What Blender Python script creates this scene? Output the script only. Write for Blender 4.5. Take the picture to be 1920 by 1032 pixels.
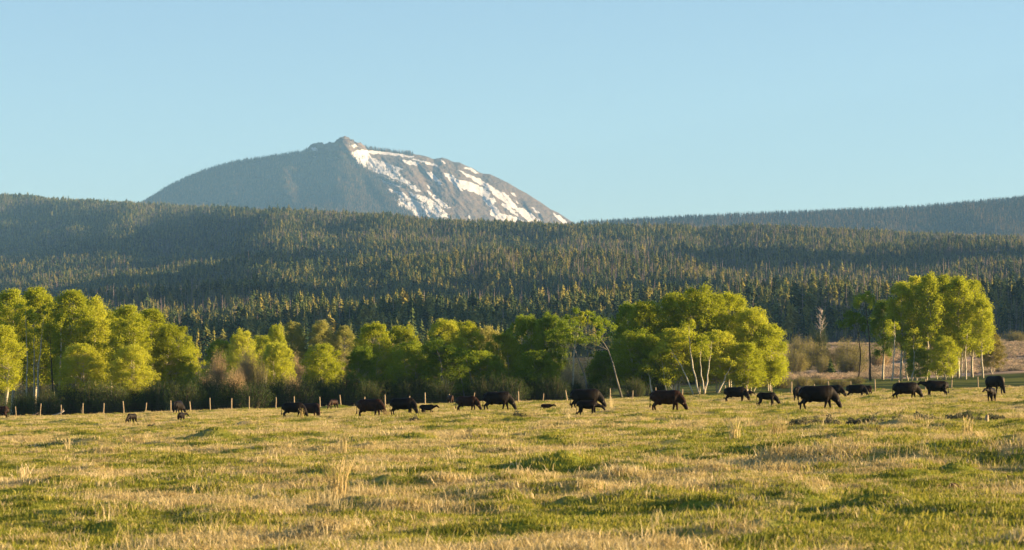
import bpy, math, random
import numpy as np
from mathutils import Vector
rad = math.radians
SC = bpy.context.scene
COL = SC.collection
for o in list(bpy.data.objects): bpy.data.objects.remove(o)

# ---------------------------------------------------------------- camera, sky, sun, exposure
F, CX, HR, HC = 5444.0, 960.0, 730.0, 1.7      # focal length in 1920-px units, centre column, eye-level row, eye height
cam_data = bpy.data.cameras.new('camera'); cam = bpy.data.objects.new('camera', cam_data); COL.objects.link(cam)
cam.location = (0, 0, HC); cam.rotation_euler = (rad(90), 0, 0)
cam_data.sensor_width = 36; cam_data.lens = F / 1920 * 36
cam_data.shift_y = (HR - 516) / 1920
cam_data.clip_start = 0.5; cam_data.clip_end = 60000
cam_data.dof.use_dof = True; cam_data.dof.focus_distance = 240; cam_data.dof.aperture_fstop = 6.3
SC.camera = cam
SUN_EL, SUN_AZ = 10.0, 90.0                     # azimuth clockwise from +Y (the view direction)
W = bpy.data.worlds.new('World'); SC.world = W; W.use_nodes = True
wn = W.node_tree; sky = wn.nodes.new('ShaderNodeTexSky'); sky.sky_type = 'NISHITA'; sky.sun_disc = False
sky.sun_elevation = rad(SUN_EL); sky.sun_rotation = rad(SUN_AZ); sky.altitude = 2000
sky.air_density = 1.0; sky.dust_density = 1.5; sky.ozone_density = 1.7
wn.links.new(sky.outputs[0], wn.nodes['Background'].inputs[0]); wn.nodes['Background'].inputs[1].default_value = 0.051
sd = bpy.data.lights.new('sun', 'SUN'); sd.energy = 5.0; sd.angle = rad(0.5); sd.color = (1.0, 0.70, 0.36)
sun = bpy.data.objects.new('sun', sd); COL.objects.link(sun)
sv = Vector((math.sin(rad(SUN_AZ)) * math.cos(rad(SUN_EL)), math.cos(rad(SUN_AZ)) * math.cos(rad(SUN_EL)), math.sin(rad(SUN_EL))))
sun.rotation_euler = sv.to_track_quat('Z', 'Y').to_euler(); sun.location = (200, 50, 200)
SC.view_settings.view_transform = 'Standard'; SC.view_settings.look = 'None'
SC.view_settings.exposure = 2.1; SC.view_settings.gamma = 1
SC.cycles.max_bounces = 6; SC.cycles.transparent_max_bounces = 8; SC.cycles.volume_bounces = 1
SC.cycles.use_denoising = True; SC.cycles.denoising_input_passes = 'RGB_ALBEDO_NORMAL'; SC.cycles.denoising_prefilter = 'ACCURATE'

# ---------------------------------------------------------------- helpers
def hash2(ix, iy, s):
    h = (ix.astype(np.int64) * 374761393 + iy.astype(np.int64) * 668265263 + s * 974634777) & 0x7fffffff
    h = ((h ^ (h >> 13)) * 1274126177) & 0x7fffffff
    return ((h ^ (h >> 16)) & 0xffff) / 65535.0
def vnoise(x, y, s=0):
    x = np.asarray(x, float); y = np.asarray(y, float)
    ix = np.floor(x); iy = np.floor(y); fx = x - ix; fy = y - iy
    fx = fx * fx * (3 - 2 * fx); fy = fy * fy * (3 - 2 * fy)
    a = hash2(ix, iy, s); b = hash2(ix + 1, iy, s); c = hash2(ix, iy + 1, s); d = hash2(ix + 1, iy + 1, s)
    return (a * (1 - fx) + b * fx) * (1 - fy) + (c * (1 - fx) + d * fx) * fy
def fbm(x, y, s=0, n=4):
    t = 0; a = 0.5; tot = 0
    for k in range(n):
        t = t + a * vnoise(x * 2 ** k + 17.3 * k, y * 2 ** k - 9.1 * k, s + k); tot += a; a *= 0.5
    return t / tot
def sstep(a, b, x):
    t = np.clip((x - a) / (b - a), 0, 1); return t * t * (3 - 2 * t)

def new_mesh(name, V, Q=None, T=None, mats=(), attrs=None, smooth=False):
    me = bpy.data.meshes.new(name)
    V = np.asarray(V, np.float32).reshape(-1, 3)
    nq = 0 if Q is None else len(Q); nt = 0 if T is None else len(T)
    me.vertices.add(len(V)); me.vertices.foreach_set('co', V.ravel())
    loops = []
    if nq: loops.append(np.asarray(Q, np.int32).ravel())
    if nt: loops.append(np.asarray(T, np.int32).ravel())
    if loops:
        lv = np.concatenate(loops); me.loops.add(len(lv)); me.loops.foreach_set('vertex_index', lv)
        me.polygons.add(nq + nt)
        st = np.concatenate([np.arange(nq) * 4, nq * 4 + np.arange(nt) * 3]).astype(np.int32)
        me.polygons.foreach_set('loop_start', st)
        if smooth: me.polygons.foreach_set('use_smooth', np.ones(nq + nt, bool))
    for m in mats: me.materials.append(m)
    for k, v in (attrs or {}).items():
        v = np.asarray(v)
        if v.ndim == 2:
            a = me.attributes.new(k, 'FLOAT_COLOR', 'POINT'); a.data.foreach_set('color', np.c_[v, np.ones(len(v))].astype(np.float32).ravel())
        elif v.dtype.kind == 'i':
            a = me.attributes.new(k, 'INT', 'POINT'); a.data.foreach_set('value', v.astype(np.int32))
        else:
            a = me.attributes.new(k, 'FLOAT', 'POINT'); a.data.foreach_set('value', v.astype(np.float32))
    me.update(calc_edges=True); me.validate()
    return me
def obj(name, me, parent=None, loc=None, link=True):
    o = bpy.data.objects.new(name, me)
    if link: COL.objects.link(o)
    if parent: o.parent = parent
    if loc is not None: o.location = loc
    return o
def empty(name, loc, rz=0.0):
    o = bpy.data.objects.new(name, None); COL.objects.link(o); o.location = loc; o.rotation_euler = (0, 0, rz); o.empty_display_size = 0.3
    return o
def tag(o, label=None, cat=None, group=None, kind=None):
    if label: o['label'] = label
    if cat: o['category'] = cat
    if group: o['group'] = group
    if kind: o['kind'] = kind
    return o

class MB:                                       # collects quads and triangles of one mesh
    def __init__(s): s.V = []; s.Q = []; s.T = []; s.n = 0
    def add(s, V, Q=None, T=None):
        V = np.asarray(V, float).reshape(-1, 3)
        if Q is not None and len(Q): s.Q.append(np.asarray(Q) + s.n)
        if T is not None and len(T): s.T.append(np.asarray(T) + s.n)
        s.V.append(V); s.n += len(V)
    def tube(s, pts, r, k=6, cap=True, ry=None):
        pts = np.asarray(pts, float); n = len(pts); r = np.broadcast_to(np.asarray(r, float), (n,))
        ry = r if ry is None else np.broadcast_to(np.asarray(ry, float), (n,))
        tan = np.gradient(pts, axis=0); tan /= np.linalg.norm(tan, axis=1)[:, None] + 1e-9
        ref = np.array([0, 1., 0]) if abs(tan[:, 1]).max() < 0.9 else np.array([1., 0, 0])
        a = np.cross(ref, tan); a /= np.linalg.norm(a, axis=1)[:, None] + 1e-9; b = np.cross(tan, a)
        th = np.arange(k) * 2 * math.pi / k
        V = pts[:, None] + a[:, None] * (np.cos(th)[None, :, None] * r[:, None, None]) + b[:, None] * (np.sin(th)[None, :, None] * ry[:, None, None])
        i = np.arange(n - 1)[:, None] * k; j = np.arange(k)[None]; j2 = (j + 1) % k
        Q = np.stack([i + j, i + j2, i + k + j2, i + k + j], -1).reshape(-1, 4)
        V = V.reshape(-1, 3)
        if cap:
            V = np.vstack([V, pts[0], pts[-1]]); m = n * k; jj = np.arange(k); j3 = (jj + 1) % k
            T = np.vstack([np.c_[np.full(k, m), j3, jj], np.c_[np.full(k, m + 1), (n - 1) * k + jj, (n - 1) * k + j3]])
            s.add(V, Q, T)
        else: s.add(V, Q)
    def quads(s, C, size, rng, aspect=1.0, updir=0.0):
        """random little leaf faces at the centres C"""
        n = len(C); size = np.broadcast_to(size, (n,))
        d = rng.normal(size=(n, 3)); d[:, 2] += updir; d /= np.linalg.norm(d, axis=1)[:, None]
        e = rng.normal(size=(n, 3)); e -= d * (e * d).sum(1)[:, None]; e /= np.linalg.norm(e, axis=1)[:, None]
        f = np.cross(d, e)
        a = e * (size / 2)[:, None]; b = f * (size * aspect / 2)[:, None]
        V = np.stack([C - a, C - b * .9 + a * .1, C + a, C + b * .9 + a * .1], 1).reshape(-1, 3)
        s.add(V, np.arange(4 * n).reshape(n, 4))
    def mesh(s, name, mats=(), attrs=None, smooth=False):
        return new_mesh(name, np.vstack(s.V), np.vstack(s.Q) if s.Q else None, np.vstack(s.T) if s.T else None, mats, attrs, smooth)

# ---------------------------------------------------------------- materials
def mat_nodes(name):
    m = bpy.data.materials.new(name); m.use_nodes = True; nt = m.node_tree
    return m, nt, nt.nodes['Principled BSDF'], nt.nodes['Material Output']
def ramp(nt, fac, stops, interp='LINEAR'):
    r = nt.nodes.new('ShaderNodeValToRGB'); r.color_ramp.interpolation = interp
    while len(r.color_ramp.elements) < len(stops): r.color_ramp.elements.new(0.5)
    for e, (p, c) in zip(r.color_ramp.elements, stops): e.position = p; e.color = (*c, 1)
    nt.links.new(fac, r.inputs[0]); return r.outputs[0]
def noise(nt, scale, detail=3, rough=0.6, coord='Object', vec=None):
    n = nt.nodes.new('ShaderNodeTexNoise'); n.inputs['Scale'].default_value = scale; n.inputs['Detail'].default_value = detail; n.inputs['Roughness'].default_value = rough
    if vec is None:
        tc = nt.nodes.new('ShaderNodeTexCoord'); vec = tc.outputs[coord]
    nt.links.new(vec, n.inputs['Vector']); return n.outputs[0]
def mixc(nt, fac, a, b, mode='MIX'):
    m = nt.nodes.new('ShaderNodeMix'); m.data_type = 'RGBA'; m.blend_type = mode
    for sock, v in ((m.inputs[0], fac), (m.inputs[6], a), (m.inputs[7], b)):
        if isinstance(v, (int, float)): sock.default_value = v
        elif isinstance(v, tuple): sock.default_value = (*v, 1)
        else: nt.links.new(v, sock)
    return m.outputs[2]
def math_n(nt, op, a, b=0.0):
    m = nt.nodes.new('ShaderNodeMath'); m.operation = op
    for s_, v in ((m.inputs[0], a), (m.inputs[1], b)):
        if isinstance(v, (int, float)): s_.default_value = v
        else: nt.links.new(v, s_)
    return m.outputs[0]
def leaf_mat(name, stops, transl=0.45, nscale=0.5, tint=(1.0, 1.0, 0.7), rnd=0.0):
    """leaf: diffuse mixed with translucent, colour varied per tree and along the crown"""
    m, nt, bs, out = mat_nodes(name)
    f = noise(nt, nscale, 4, 0.7)
    if rnd:
        oi = nt.nodes.new('ShaderNodeObjectInfo')
        f = math_n(nt, 'ADD', math_n(nt, 'MULTIPLY', f, 1 - rnd), math_n(nt, 'MULTIPLY', oi.outputs['Random'], rnd))
    c = ramp(nt, f, stops)
    nt.links.new(c, bs.inputs['Base Color']); bs.inputs['Roughness'].default_value = 0.65; bs.inputs['Specular IOR Level'].default_value = 0.25
    t = nt.nodes.new('ShaderNodeBsdfTranslucent'); nt.links.new(mixc(nt, 1.0, c, tint, 'MULTIPLY'), t.inputs[0])
    mx = nt.nodes.new('ShaderNodeMixShader'); mx.inputs[0].default_value = transl
    nt.links.new(bs.outputs[0], mx.inputs[1]); nt.links.new(t.outputs[0], mx.inputs[2]); nt.links.new(mx.outputs[0], out.inputs[0])
    return m
def plain_mat(name, stops, nscale=4.0, rough=0.8, spec=0.3, bump=0.0, stretch=None):
    m, nt, bs, out = mat_nodes(name)
    vec = None
    if stretch:
        tc = nt.nodes.new('ShaderNodeTexCoord'); mp = nt.nodes.new('ShaderNodeMapping'); mp.inputs['Scale'].default_value = stretch
        nt.links.new(tc.outputs['Object'], mp.inputs[0]); vec = mp.outputs[0]
    f = noise(nt, nscale, 5, 0.65, vec=vec)
    nt.links.new(ramp(nt, f, stops), bs.inputs['Base Color']); bs.inputs['Roughness'].default_value = rough; bs.inputs['Specular IOR Level'].default_value = spec
    if bump:
        b = nt.nodes.new('ShaderNodeBump'); b.inputs['Strength'].default_value = bump; nt.links.new(f, b.inputs['Height']); nt.links.new(b.outputs[0], bs.inputs['Normal'])
    return m
M = {}
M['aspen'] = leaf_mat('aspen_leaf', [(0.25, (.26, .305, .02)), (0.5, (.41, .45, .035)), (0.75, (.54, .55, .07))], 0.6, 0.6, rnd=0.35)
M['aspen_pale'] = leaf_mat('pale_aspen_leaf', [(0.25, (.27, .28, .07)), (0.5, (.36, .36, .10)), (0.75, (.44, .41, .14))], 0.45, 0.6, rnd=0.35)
M['aspen_deep'] = leaf_mat('deep_aspen_leaf', [(0.25, (.15, .23, .016)), (0.5, (.24, .32, .024)), (0.75, (.35, .41, .035))], 0.6, 0.6, rnd=0.35)  # darker leaf: shade of the middle aspens put into colour, also dark-green trees
M['willow_tan'] = leaf_mat('tan_willow_twig', [(0.25, (.25, .185, .10)), (0.5, (.38, .285, .165)), (0.75, (.47, .36, .22))], 0.3, 1.2, rnd=0.3)
M['willow_olive'] = leaf_mat('olive_willow_leaf', [(0.25, (.15, .14, .035)), (0.5, (.24, .215, .055)), (0.75, (.32, .28, .08))], 0.35, 1.2, rnd=0.3)
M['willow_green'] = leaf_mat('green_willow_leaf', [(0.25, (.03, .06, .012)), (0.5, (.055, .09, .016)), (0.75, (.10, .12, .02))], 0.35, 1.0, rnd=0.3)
M['sage'] = leaf_mat('sagebrush_leaf', [(0.25, (.18, .165, .12)), (0.5, (.34, .27, .19)), (0.75, (.50, .38, .28))], 0.2, 1.5, rnd=0.6)
M['sage_grey'] = leaf_mat('grey_sagebrush_leaf', [(0.25, (.07, .078, .045)), (0.5, (.12, .12, .075)), (0.75, (.19, .165, .11))], 0.2, 3.0, rnd=0.3)
M['conifer'] = leaf_mat('conifer_needle', [(0.15, (.016, .042, .014)), (0.5, (.085, .125, .028)), (0.85, (.28, .25, .05))], 0.12, 0.15, rnd=0.8)
M['conifer_dead'] = plain_mat('dead_conifer_wood', [(0.3, (.15, .115, .11)), (0.7, (.30, .235, .215))], 0.6)
M['conifer_far'] = leaf_mat('mountain_conifer_needle', [(0.15, (.008, .022, .014)), (0.5, (.02, .034, .016)), (0.85, (.26, .15, .05))], 0.12, 0.05, rnd=0.85)  # bright orange stop paints sunlit trees among the dark ones
M['bark'] = plain_mat('aspen_bark', [(0.33, (.06, .05, .04)), (0.42, (.40, .36, .28)), (0.8, (.62, .57, .46))], 1.6, 0.75, stretch=(1.5, 1.5, 3.0))
M['bark_dark'] = plain_mat('dark_bark', [(0.3, (.03, .022, .016)), (0.7, (.10, .075, .055))], 3.0)
M['bark_grey'] = plain_mat('shaded_grey_bark', [(0.3, (.09, .085, .075)), (0.7, (.20, .19, .17))], 2.0, stretch=(1, 1, .4))  # grey bark, darkened: shade of the crooked and arched trunks in its colour
M['bone'] = plain_mat('bleached_wood', [(0.3, (.35, .29, .24)), (0.7, (.50, .43, .36))], 3.0)
M['post'] = plain_mat('fence_post_wood', [(0.3, (.18, .12, .07)), (0.5, (.34, .26, .16)), (0.8, (.48, .39, .26))], 3.0, stretch=(6, 6, 1.2))
M['wire'] = plain_mat('rusty_wire', [(0.3, (.10, .07, .05)), (0.7, (.2, .16, .13))], 5, 0.6)
M['green_grass'] = leaf_mat('green_grass_blade', [(0.2, (.12, .155, .018)), (0.5, (.25, .265, .032)), (0.8, (.42, .38, .08))], 0.4, 0.7, rnd=0.6)
M['dry_grass'] = leaf_mat('dry_grass_blade', [(0.2, (.36, .275, .125)), (0.5, (.53, .43, .22)), (0.8, (.68, .57, .35))], 0.35, 0.7, rnd=0.6)
M['cow'] = plain_mat('black_cattle_coat', [(0.3, (.004, .003, .0025)), (0.7, (.010, .0058, .0042))], 5, 0.6, 0.12, 0.15)
M['cow_brown'] = plain_mat('brown_cattle_coat', [(0.3, (.006, .0035, .003)), (0.6, (.032, .013, .007))], 3, 0.6, 0.12, 0.15)
M['dirt'] = plain_mat('dark_dirt', [(0.3, (.045, .028, .018)), (0.7, (.12, .075, .045))], 6, 0.95, 0.1, 0.6)

# ---------------------------------------------------------------- terrain
XN = np.array([0., 480, 960, 1440, 1920])
ROWS = {                                        # distance : ground row (1920-px units) across the picture
    290: [785, 770.5, 756, 741, 727], 320: [782.5, 767, 752, 736, 722], 380: [777, 757, 741, 717, 705], 480: [768, 747, 731, 702, 686],
    600: [753, 737, 716, 676, 657], 800: [722, 708, 692, 652, 641], 1000: [690, 684, 672, 648, 636], 1300: [662, 656, 650, 638, 624],
    1500: [640, 636, 632, 622, 608], 1740: [615, 592, 588, 584, 580], 1950: [606, 592, 585, 578, 573], 2350: [575, 578, 573, 562, 556],
    2750: [528, 524, 519, 521, 520], 2950: [516, 521, 516, 517, 514], 3500: [478, 512, 508, 506, 505], 3900: [430, 462, 470, 474, 482],
    4400: [374, 403, 430, 437, 457], 4700: [379, 407, 433, 440, 461], 5300: [430, 450, 460, 465, 480], 7000: [560, 560, 560, 560, 560], 9000: [640, 640, 640, 640, 640]}
YN = np.array(sorted(ROWS)); RT = np.array([ROWS[k] for k in YN])
rngT = np.random.default_rng(5)
# mounds of the pasture: column, row, radius m, height m
def field_plane(X, Y): return 0.0011 * Y + 0.0303 * X
def solve_Y(x, row):                            # distance of the pasture point seen at pixel (x,row)
    u = (x - CX) / F
    return HC / ((row - HR) / F + 0.0011 + 0.0303 * u)
MOUNDS = []
for x, row, r, h in [(625, 1004, .55, .26), (437, 925, .7, .24), (1325, 957, .55, .34), (1180, 890, .9, .26), (400, 975, .8, .16), (700, 922, .9, .18), (1000, 888, 2.2, .20), (840, 918, 1.0, .10),
                     (1700, 878, 3.0, .24), (1840, 874, 2.4, .24), (1540, 882, 1.6, .20), (1330, 903, .8, .20), (1420, 922, .9, .2), (1650, 965, .9, .2), (1820, 970, .9, .22), (120, 985, .9, .2),
                     (20, 960, .9, .25), (870, 1003, .9, .22), (1000, 1000, .7, .2), (40, 930, .8, .16), (330, 905, .9, .15), (1210, 950, .8, .18), (120, 838, 2.0, .2), (210, 835, 2.2, .22), (390, 828, 1.2, .3),
                     (560, 825, 2.5, .2), (655, 790, 2.0, .25), (700, 790, 2.5, .25), (1580, 832, 1.5, .25), (1690, 838, 2.0, .2), (965, 793, 1.2, .35), (1000, 825, 1.3, .3), (820, 808, 2.2, .2), (1780, 940, 1.4, .2)]:
    Y = solve_Y(x, row); MOUNDS.append(((x - CX) / F * Y, Y, r * .62, h * (1.0 if row < 940 else .55)))
for k in range(1700):
    Y = 24 * (310 / 24) ** rngT.random(); X = rngT.uniform(-.24, .24) * Y
    MOUNDS.append((X, Y, rngT.uniform(.14, .40) * (1 + Y / 130), rngT.uniform(.04, .135) * (1 + Y / 220) * (.35 + .65 * min(1, max(0, (Y - 28) / 14)))))
MND = np.array(MOUNDS)
def relief(X, Y):
    X = np.asarray(X, float); Y = np.asarray(Y, float); shp = X.shape; X = X.ravel(); Y = Y.ravel()
    z = 0.15 * (fbm(X / 7 + 3, Y / 11, 3, 3) - .5) + 0.26 * (fbm(X / 1.7, Y / 2.2, 11, 3) - .5) + 0.05 * (fbm(X / .4, Y / .4, 21, 2) - .5)
    idx = np.argsort(Y); Ys = Y[idx]
    for mx, my, r, h in MND:
        a, b = np.searchsorted(Ys, (my - 2.5 * r * 1.6, my + 2.5 * r * 1.6)); s = idx[a:b]
        if len(s) == 0: continue
        dx = (X[s] - mx) / (1.5 * r); dy = (Y[s] - my) / (1.1 * r); q = dx * dx + dy * dy; ok = q < 4
        z[s[ok]] += h * np.exp(-q[ok] * 1.4)
    return z.reshape(shp)
def ground_z(X, Y):
    X = np.asarray(X, float); Y = np.asarray(Y, float)
    Yc = np.clip(Y, 1, 8999); x = np.clip(CX + F * X / np.maximum(Yc, 20), -600, 2520)
    # the hillside swings away from the viewer towards the left, so that it faces left there; small spurs
    far = 1 + sstep(1000, 1500, Yc) * .55 * (1 - sstep(-60, 780, x))
    far = far * (1 + sstep(1100, 1500, Yc) * (fbm(x / 130 + 5, x * 0 + Yc / 2500, 141, 3) - .5) * .22)
    Yo = Yc; Yc = Yc / far
    i = np.clip(np.searchsorted(YN, Yc) - 1, 0, len(YN) - 2); t = np.clip((Yc - YN[i]) / (YN[i + 1] - YN[i]), 0, 1); t = t * t * (3 - 2 * t) * .5 + t * .5
    xi = np.clip(x / 480, 0, 3.9999); j = xi.astype(int); s = xi - j; s = s * s * (3 - 2 * s) * .4 + s * .6
    # beyond the frame the outer columns carry on with the end slope, gently
    r0 = RT[i, j] * (1 - s) + RT[i, j + 1] * s; r1 = RT[i + 1, j] * (1 - s) + RT[i + 1, j + 1] * s
    row = r0 * (1 - t) + r1 * t
    row = row - np.clip(x - 1920, 0, 400) * .03 + np.clip(-x, 0, 400) * .0303 * (Yc < 420)
    Yc = Yo; zf = HC + (HR - row) / F * Yc
    w = sstep(900, 1700, Yc)
    w = w * (1 - .8 * sstep(3700, 4300, Yo / far))
    zf = zf + w * ((fbm(X / 330 + 7, Y / 420, 31, 3) - .5) * 52 + (fbm(X / 110, Y / 170, 37, 2) - .5) * 12)
    w2 = sstep(300, 420, Yc) * (1 - sstep(900, 1300, Yc))
    zf = zf + w2 * (fbm(X / 18, Y / 25, 41, 3) - .5) * 1.4
    # unseen spurs added out of view at the right to throw shade across the forest belts
    zf = zf + 265 * sstep(340, 1100, X) * sstep(950, 1120, Yc) * (1 - sstep(1430, 1600, Yc))
    zf = zf + 340 * sstep(600, 1500, X) * sstep(2080, 2280, Yc) * (1 - sstep(2500, 2680, Yc))
    zf = zf + 470 * sstep(850, 2000, X) * sstep(3050, 3250, Yc) * (1 - sstep(3600, 3850, Yc))
    zp = field_plane(np.clip(X, -60, 60), Yc)
    m = sstep(280, 300, Yc)
    return zp * (1 - m) + zf * m
def full_z(X, Y):
    z = ground_z(X, Y); near = (np.asarray(Y) < 330)
    return z + np.where(near, relief(X, np.minimum(Y, 330)), 0.0) * (1 - sstep(300, 330, np.asarray(Y, float)))
def px(x, row, Y): return ((x - CX) / F * Y, Y, HC + (HR - row) / F * Y)
def colX(x, Y): return (x - CX) / F * Y
def gz(X, Y): return float(full_z(np.array([X]), np.array([Y]))[0])

ud = np.linspace(-.24, .24, 460); ue = .24 * (6.0 / .24) ** (np.arange(1, 26) / 25)
U = np.concatenate([-ue[::-1], ud, ue])
Yr = np.concatenate([np.linspace(-60, 18, 10), 20 * (330 / 20) ** np.linspace(0, 1, 480), 330 * (900 / 330) ** np.linspace(0.01, 1, 130), 900 * (8800 / 900) ** np.linspace(0.01, 1, 260)])
UU, YY = np.meshgrid(U, Yr); XX = UU * np.maximum(YY, 20)
ZZ = full_z(XX, YY)
nr, nc = XX.shape
ii, jj = np.meshgrid(np.arange(nr - 1), np.arange(nc - 1), indexing='ij'); b0 = (ii * nc + jj).ravel()
# ground zones: pasture, meadow strip with shade put into its green, sage flat, forest floor
def dryness(X, Y):
    a = fbm(X / 3.0 + 40, Y / 4.2, 51, 3); b = fbm(X / .8, Y / 1.3, 57, 3)
    return sstep(.41, .66, a * .5 + b * .5)
dr = dryness(XX, YY); n1 = fbm(XX / .7, YY / .9, 61, 2)
gcol = np.array([.17, .20, .03]); dcol = np.array([.42, .33, .15])
Cc = gcol * (1 - dr[..., None]) + dcol * dr[..., None]
Cc = Cc * (0.75 + 0.5 * n1[..., None])
xs = CX + F * XX / np.maximum(YY, 20)
edge = 290 + 22 * (1 - np.clip(xs / 1920, 0, 1))
shade_green = np.array([.045, .095, .014]); sagec = np.array([.46, .33, .24]); forest = np.array([.045, .042, .028])
bk = sstep(edge - 4, edge + 4, YY)[..., None]
lim = (395 + 60 * sstep(1000, 1500, xs) * 0 + 25 * (fbm(XX / 20, YY / 14, 71, 2) - .5))
wv = sstep(.4, .65, fbm(XX / 12, YY / 6, 73, 3))[..., None]; shade_mix = np.array([.045, .07, .016]) * (1 - wv) + np.array([.15, .165, .035]) * wv  # shade and lit streaks of the meadow strip mixed into its green
Cc = Cc * (1 - bk) + shade_mix * bk
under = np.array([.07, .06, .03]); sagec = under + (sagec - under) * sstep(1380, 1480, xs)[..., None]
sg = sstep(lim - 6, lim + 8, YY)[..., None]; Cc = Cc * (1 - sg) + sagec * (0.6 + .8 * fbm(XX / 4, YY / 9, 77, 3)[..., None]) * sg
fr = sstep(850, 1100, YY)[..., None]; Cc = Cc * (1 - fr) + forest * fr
gm, nt, bs, out = mat_nodes('ground_cover')
at = nt.nodes.new('ShaderNodeAttribute'); at.attribute_name = 'cover'
f1 = noise(nt, 9.0, 5, 0.75)
nt.links.new(mixc(nt, 1.0, at.outputs['Color'], ramp(nt, f1, [(0.3, (.55, .55, .5)), (0.7, (1.35, 1.35, 1.35))]), 'MULTIPLY'), bs.inputs['Base Color'])
bs.inputs['Roughness'].default_value = 1.0; bs.inputs['Specular IOR Level'].default_value = 0.05
bb = nt.nodes.new('ShaderNodeBump'); bb.inputs['Strength'].default_value = 0.6; bb.inputs['Distance'].default_value = 0.08
nt.links.new(noise(nt, 6.0, 4, 0.7), bb.inputs['Height']); nt.links.new(bb.outputs[0], bs.inputs['Normal'])
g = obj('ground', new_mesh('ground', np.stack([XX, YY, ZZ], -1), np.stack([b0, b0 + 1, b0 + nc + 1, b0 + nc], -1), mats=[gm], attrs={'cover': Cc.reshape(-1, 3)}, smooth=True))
tag(g, kind='structure')

# ---------------------------------------------------------------- snow-streaked mountain, 12 km away
SIL = [(150, 440), (230, 402), (276, 377), (297, 364), (315, 352), (340, 340), (370, 327), (390, 319), (423, 310), (448, 304), (490, 298), (540, 291), (569, 286), (576, 279), (582, 272), (594, 267), (607, 268), (613, 269.5), (618, 266), (627, 266),
       (635, 259.5), (645, 256), (655, 258), (665, 265), (677, 267), (683, 274), (689, 279.6), (720, 283), (774, 289), (798, 293), (812, 298.7), (829, 296), (837, 298), (850, 304), (862, 305), (874, 311.5), (885, 315), (896, 322), (905, 326),
       (918, 326.6), (932, 333), (955, 344.4), (970, 353.7), (986, 362), (1001, 371.5), (1017, 381.6), (1032, 392.5), (1048, 400), (1063, 410), (1071, 415), (1110, 440), (1160, 470)]
SIL = np.array(SIL, float)
c1 = lambda P: [(540 + a / 5.43, 240 + b / 5.43) for a, b in P]
c2 = lambda P: [(800 + a / 6.45, 270 + b / 6.45) for a, b in P]
SNOW = [c1(P) for P in [
    [(640, 262), (700, 238), (780, 228), (880, 238), (1100, 258), (1310, 300), (1260, 305), (1080, 280), (820, 258), (850, 300), (960, 345), (1080, 385), (1180, 412), (1115, 440), (1190, 520), (1290, 590), (1360, 650), (1280, 640), (1180, 560), (1000, 480), (850, 440), (740, 420), (730, 350), (660, 300)],
    [(850, 470), (960, 490), (1100, 540), (1200, 590), (1120, 600), (1060, 580), (940, 530), (840, 490)],
    [(960, 600), (1060, 630), (1160, 660), (1250, 720), (1400, 780), (1521, 850), (1521, 905), (1400, 910), (1250, 880), (1180, 900), (1170, 820), (1040, 750), (1000, 690)],
    [(1200, 640), (1290, 680), (1400, 700), (1480, 750), (1560, 850), (1660, 930), (1560, 900), (1480, 830), (1380, 760), (1280, 700)],
    [(1160, 330), (1200, 322), (1290, 345), (1340, 372), (1310, 385), (1200, 365)], [(1225, 315), (1330, 325), (1521, 375), (1480, 385), (1350, 345)],
    [(245, 195), (290, 200), (320, 265), (250, 230)], [(620, 150), (650, 165), (720, 190), (660, 205), (630, 180)], [(240, 285), (520, 300), (500, 322), (260, 302)],
    [(620, 510), (740, 525), (910, 590), (900, 660), (830, 620), (740, 550)], [(650, 730), (760, 770), (830, 815), (740, 785)], [(940, 850), (1050, 880), (1000, 895)], [(520, 330), (740, 330), (740, 430), (600, 410), (560, 380)]]]
SNOW += [c2(P) for P in [
    [(0, 555), (80, 610), (160, 670), (290, 770), (240, 795), (170, 750), (130, 710), (60, 640)], [(0, 640), (80, 700), (150, 750), (250, 860), (180, 850), (90, 780), (0, 720)], [(0, 750), (80, 810), (210, 890), (130, 895), (0, 830)],
    [(0, 220), (70, 235), (150, 265), (130, 272), (0, 248)], [(0, 340), (60, 345), (130, 405), (185, 490), (160, 497), (90, 440), (30, 400)], [(205, 350), (320, 380), (350, 430), (400, 520), (440, 570), (400, 560), (330, 490), (260, 430)],
    [(360, 430), (500, 460), (600, 490), (700, 540), (760, 600), (740, 650), (680, 640), (560, 580), (480, 560), (400, 520)], [(680, 640), (740, 650), (830, 650), (830, 700), (800, 740), (870, 800), (830, 890), (760, 850), (800, 790), (720, 720)],
    [(350, 305), (430, 330), (540, 385), (640, 425), (720, 475), (790, 520), (900, 580), (980, 615), (1040, 700), (1100, 765), (1200, 810), (1300, 865), (1400, 970), (1330, 970), (1240, 940), (1140, 860), (1060, 785), (960, 720), (860, 645), (780, 575), (700, 520), (600, 460), (500, 400), (420, 350)],
    [(430, 285), (540, 290), (630, 358), (600, 352), (520, 312)], [(1010, 588), (1060, 608), (1082, 637), (1040, 622)], [(1270, 762), (1330, 808), (1382, 852), (1300, 822)], [(1525, 832), (1600, 868), (1695, 955), (1640, 955), (1560, 885)],
    [(170, 190), (240, 215), (215, 242), (180, 215)], [(820, 800), (960, 850), (1100, 900), (1180, 940), (950, 930), (830, 910)], [(0, 478), (55, 545), (20, 538), (0, 512)], [(1080, 680), (1122, 728), (1090, 712)], [(900, 700), (1000, 750), (1080, 830), (1120, 880), (1020, 830), (940, 770)], [(490, 870), (530, 890), (520, 905), (500, 900)]]]
def inside(P, x, y):
    r = np.zeros(x.shape, bool); n = len(P)
    for k in range(n):
        (x0, y0), (x1, y1) = P[k], P[(k + 1) % n]
        if y0 == y1: continue
        r ^= ((y0 > y) != (y1 > y)) & (x < (x1 - x0) * (y - y0) / (y1 - y0) + x0)
    return r
D0 = 12000.0
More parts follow.
